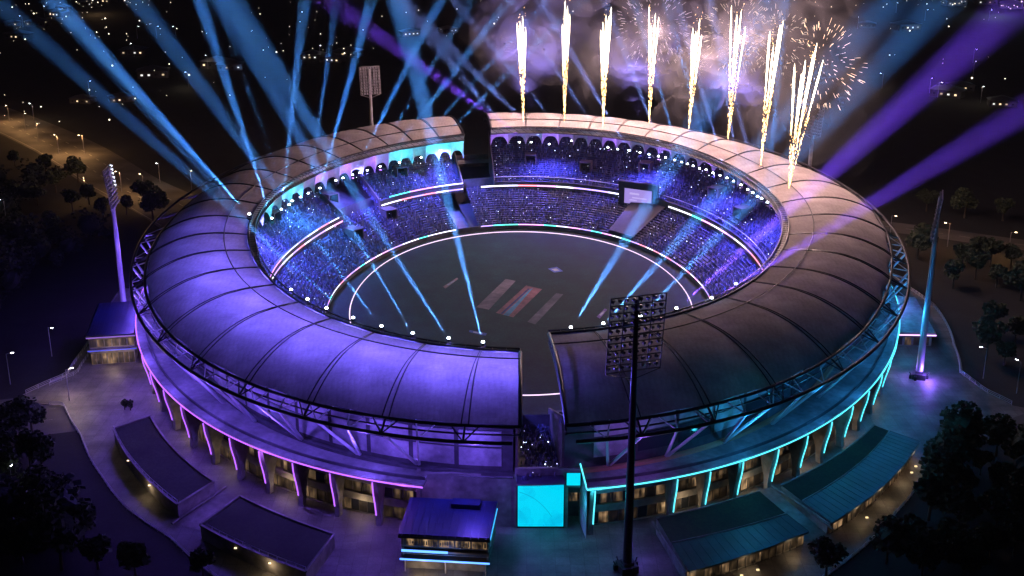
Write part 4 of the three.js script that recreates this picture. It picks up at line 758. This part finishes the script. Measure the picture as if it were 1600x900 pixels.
// ---------- far houses and town lights ----------
{
  const h0 = thing('far_house', 'low dark house with a few lit windows far beyond the stadium', 'house', [-130, 0, -480], 0, 'far houses with lit windows');
  mesh('wall', box(16, 4, 10, 0, 2, 0), M.darkConc, h0);
  mesh('roof', (() => { const g = new THREE.CylinderGeometry(0.1, 6.6, 2.6, 4, 1); g.rotateY(Math.PI / 4); g.scale(1.9, 1, 1.2); g.translate(0, 5.2, 0); return g; })(), M.frame, h0);
  for (let i = 0; i < 4; i++) mesh('window', box(1.2, 0.9, 0.2, -5.6 + i * 3.7, 1.9, 5.02), i === 2 ? M.glass : glow(1, 0.75, 0.45, 2.4), h0);
  const spots = [[-138.5, -482.3], [-123.6, -471.4], [-115.3, -493.6], [-394.4, -794.6], [-385.7, -814.8], [-412.9, -653.6], [-391.8, -653.6], [-380.5, -580.7], [-397.1, -715.5], [-197.7, -447.6], [-187.5, -439.9], [-248.4, -325.5], [-227.3, -329.3], [291.7, -645.9], [318.8, -630.7], [412.3, -794.6], [445.8, -804.7], [458.7, -775.0], [-51.1, -615.9], [-80.4, -598.0], [273.2, -365.8], [258.6, -345.1], [280.2, -316.0], [-406.9, -760.8], [-269.2, -502.2], [-230.7, -410.6]];
  const wk = [M.glass, M.glass, glow(1, 0.75, 0.45, 0.7), glow(1, 0.7, 0.4, 1.8), glow(0.9, 0.9, 0.85, 1.2)];
  spots.forEach(([x, z], i) => { const o = i ? copyOf(h0, 'far_house', h0.userData.label, [x, -0.1, z], rr(-0.6, 0.6)) : h0; o.position.set(x, -0.1, z); o.scale.setScalar(rr(0.7, 1.3)); o.children.forEach((c) => { if (c.name === 'window') c.material = wk[Math.floor(rnd() * wk.length)]; }); });
  const tl = [], o = new THREE.Object3D(), dots = [];
  for (const [cx, cz, sx, sz, n] of [[454.2, -794.6, 90, 60, 110], [-406.3, -694.1, 110, 150, 60], [-394.8, -814.8, 60, 60, 45], [-296.5, -580.7, 130, 140, 40], [351.4, -694.1, 120, 130, 24], [-134.8, -487.9, 40, 20, 16], [-52.9, -653.6, 160, 120, 30], [-261.3, -289.0, 50, 40, 16], [309.0, -410.6, 60, 60, 10], [-195.1, -365.8, 60, 60, 10], [263.5, -694.1, 100, 100, 10]]) for (let i = 0; i < n; i++) dots.push([cx + rr(-sx, sx), rr(2, 9), cz + rr(-sz, sz)]);
  const im = new THREE.InstancedMesh(prep(new THREE.TetrahedronGeometry(0.6, 0)), glow(1, 0.84, 0.6, 5), dots.length);
  dots.forEach((p, i) => { o.position.set(...p); o.scale.setScalar(0.3 + Math.pow(rnd(), 2.5) * 1.0); o.updateMatrix(); im.setMatrixAt(i, o.matrix); });
  im.name = 'town_lights'; scene.add(tag(im, 'scattered tiny lights of the distant town in the dark', 'town lights', null, 'stuff'));
  point(V(425.0, 9.0, -718.3), rgb(0.6, 0.8, 1), 900, 60); point(V(-367.9, 9.0, -732.5), rgb(1, 0.6, 0.3), 400, 60);
}

// ---------- trees ----------
function crownGeo(s, r, h, n) {
  seed = s; const out = [], blobs = [];
  for (let i = 0; i < 9; i++) blobs.push([V(rr(-1, 1) * r * 0.55, h + rr(-0.5, 0.6) * r * 0.7, rr(-1, 1) * r * 0.55), r * rr(0.38, 0.6)]);
  for (let i = 0; i < n; i++) {
    const [c, br] = blobs[i % 9], u = rr(-1, 1), a = rr(0, 6.283), d = V(Math.sqrt(1 - u * u) * Math.cos(a), u * 0.8, Math.sqrt(1 - u * u) * Math.sin(a)), p = c.clone().addScaledVector(d, br * Math.pow(rnd(), 0.3));
    const g = new THREE.PlaneGeometry(rr(0.5, 1.1), rr(0.4, 0.8)); g.rotateX(rr(-1.2, 1.2)); g.rotateY(rr(0, 6.283)); g.translate(p.x, p.y, p.z); out.push(prep(g));
  }
  return mergeGeometries(out);
}
function coreGeo(s, r, h) { seed = s; const g = new THREE.IcosahedronGeometry(r * 0.46, 3), p = g.attributes.position; for (let i = 0; i < p.count; i++) { const v = V().fromBufferAttribute(p, i), k = 0.75 + 0.5 * vnoise(v.x * 0.5 + 30, v.y * 0.5 + v.z * 0.7 + 30, 100, s); p.setXYZ(i, v.x * k, v.y * k * 0.85 + h, v.z * k); } g.computeVertexNormals(); return prep(g); }
const treeKinds = [[11, 4.2, 6.2, 900], [22, 5.2, 7.2, 1100], [33, 3.2, 4.6, 700]].map(([s, r, h, n]) => {
  const crown = mergeGeometries([crownGeo(s, r, h, n), coreGeo(s, r, h)]); seed = s;
  const tr = mergeGeometries([prep(bar(V(0, -0.2, 0), V(0.1, h * 0.7, 0), 0.34, 0.18, 7)), prep(bar(V(0.05, h * 0.45, 0), V(1.3, h * 0.85, 0.6), 0.14, 0.06, 5)), prep(bar(V(0.05, h * 0.5, 0), V(-1.2, h * 0.9, -0.5), 0.14, 0.06, 5)), prep(bar(V(0.05, h * 0.55, 0), V(0.2, h, -1.2), 0.12, 0.05, 5))]);
  return { crown, tr };
});
seed = 777;
let woodHost = treeKinds[1].crown;
function tree(label, x, z, k, s, group) {
  const o = thing('tree', label, 'tree', [x, 0, z], rr(0, 6.28), group), q = treeKinds[k]; o.scale.set(s, s * rr(0.9, 1.15), s);
  for (const [n, g, m] of [['trunk', q.tr, M.bark], ['crown', q.crown, M.leaf]]) { const c = new THREE.Mesh(g, m); c.name = n; c.castShadow = c.receiveShadow = true; o.add(c); }
}
tree('round tree at the right street beside the lower right hedge trees', 117.9, 119.0, 1, 1.05); tree('dark round tree at the bottom edge left of the retail road', 63.5, 173.4, 0, 1.0); tree('dark tree at the bottom edge below the long retail terrace', 77.5, 167.4, 1, 0.95);
const TG = [['big dark tree in the lower right grove beside the plaza kerb', 'trees of the lower right grove', [[108.2, 121.7], [102.5, 129.8], [109.8, 128.2], [97.5, 140.5], [103.3, 140.5], [110.6, 140.5], [91.5, 150.5], [97.6, 153.2], [104.1, 154.6], [112.8, 146.3], [85.0, 162.4], [90.9, 164.9], [98.1, 167.4], [105.7, 164.9], [120.4, 128.2], [83.3, 172.2], [90.4, 174.5]]],
  ['dark tree in the lower left grove beside the street', 'trees of the lower left grove', [[-124.5, 111.4], [-121.0, 107.8], [-122.9, 121.7], [-116.3, 125.0], [-109.3, 129.8], [-114.6, 137.5], [-106.6, 143.4], [-99.9, 146.3], [-107.5, 154.6], [-99.7, 157.2], [-91.2, 159.8], [-102.1, 167.4], [-93.3, 169.8], [-84.1, 169.8], [-75.5, 172.2], [-62.2, 173.4]]],
  ['dark tree standing along the far left road', 'trees along the far left road', [[-231.4, -172.2], [-212.0, -143.0], [-210.9, -160.2], [-195.1, -126.8], [-192.2, -143.0], [-174.9, -106.5], [-196.1, -106.5], [-210.4, -116.5], [-179.6, -96.9], [-163.7, -87.7], [-152.4, -106.5], [-145.2, -104.6], [-154.8, -92.3], [-190.4, -70.0], [-175.1, -61.6], [-142.0, -83.1]]],
  ['dark tree behind the right light tower near the cross road', 'trees near the right cross road', [[146.1, -34.4], [158.6, -27.1], [166.0, -32.2], [169.1, -25.0], [175.4, -23.6], [158.3, -13.2], [163.5, -3.3], [148.4, -3.3], [166.2, 9.2], [181.6, -87.7], [195.3, -83.1], [169.2, -96.9], [136.4, 57.8], [141.1, 62.5], [145.5, 37.6], [150.3, 48.0]]]];
for (const [l, g, pts] of TG) for (const [x, z] of pts) tree(l, x + rr(-1, 1), z + rr(-1, 1), Math.floor(rnd() * 3), rr(0.85, 1.35), g);
{
  const N = 900, sm = new THREE.InstancedMesh(mergeGeometries([crownGeo(55, 5, 4.6, 260), coreGeo(55, 5.6, 4.4)]), M.leafDark, N), o = new THREE.Object3D(); let i = 0; seed = 4242;
  while (i < N) {
    const x = rr(-330, 330), z = rr(-150, 160), r = Math.hypot(x - CX, z - CZ), lim = z > 40 ? 172 : 165; if (r < lim) continue;
    const near = (line, w) => line.some(([a, b], k) => k && (() => { const [p, q] = line[k - 1], t = Math.max(0, Math.min(1, ((x - p) * (a - p) + (z - q) * (b - q)) / ((a - p) ** 2 + (b - q) ** 2))); return Math.hypot(x - p - t * (a - p), z - q - t * (b - q)) < w; })());
    if (near(roadA, 18) || near(roadB, 13) || near(roadC, 20) || near(roadD, 20)) continue;
    if (vnoise(x * 0.018 + 90, z * 0.018 + 90, 1000, 6) < (r > 330 ? 0.46 : 0.3) || (z < -60 && x > -200)) continue;
    o.position.set(x, -0.6, z); o.rotation.set(0, rr(0, 6.28), 0); const s = rr(0.7, 1.7); o.scale.set(s, s * rr(0.8, 1.2), s); o.updateMatrix(); sm.setMatrixAt(i++, o.matrix);
  }
  sm.name = 'woodland'; scene.add(tag(sm, 'dark woodland and scrub spreading beyond the plaza round the stadium', 'woodland', null, 'stuff'));
}
// shrubs beside the ramp on the left plaza
for (const [x, z, l] of [[-102.0, 92.7, 'small upright shrub by the left lawn deck, left of a pair'], [-100.4, 93.1, 'small upright shrub by the left lawn deck, right of a pair']]) {
  const o = thing('shrub', l, 'shrub', [x, 0, z]); const g = treeKinds[2].crown; for (const [n, gg, m] of [['stem', bar(V(0, 0, 0), V(0, 1.2, 0), 0.12), M.bark], ['foliage', null, M.leaf]]) { const c = new THREE.Mesh(gg ?? g, m); c.name = n; if (!gg) { c.scale.set(0.3, 0.5, 0.3); c.position.y = -0.6; } o.add(c); }
}
renderer.render(scene, camera);
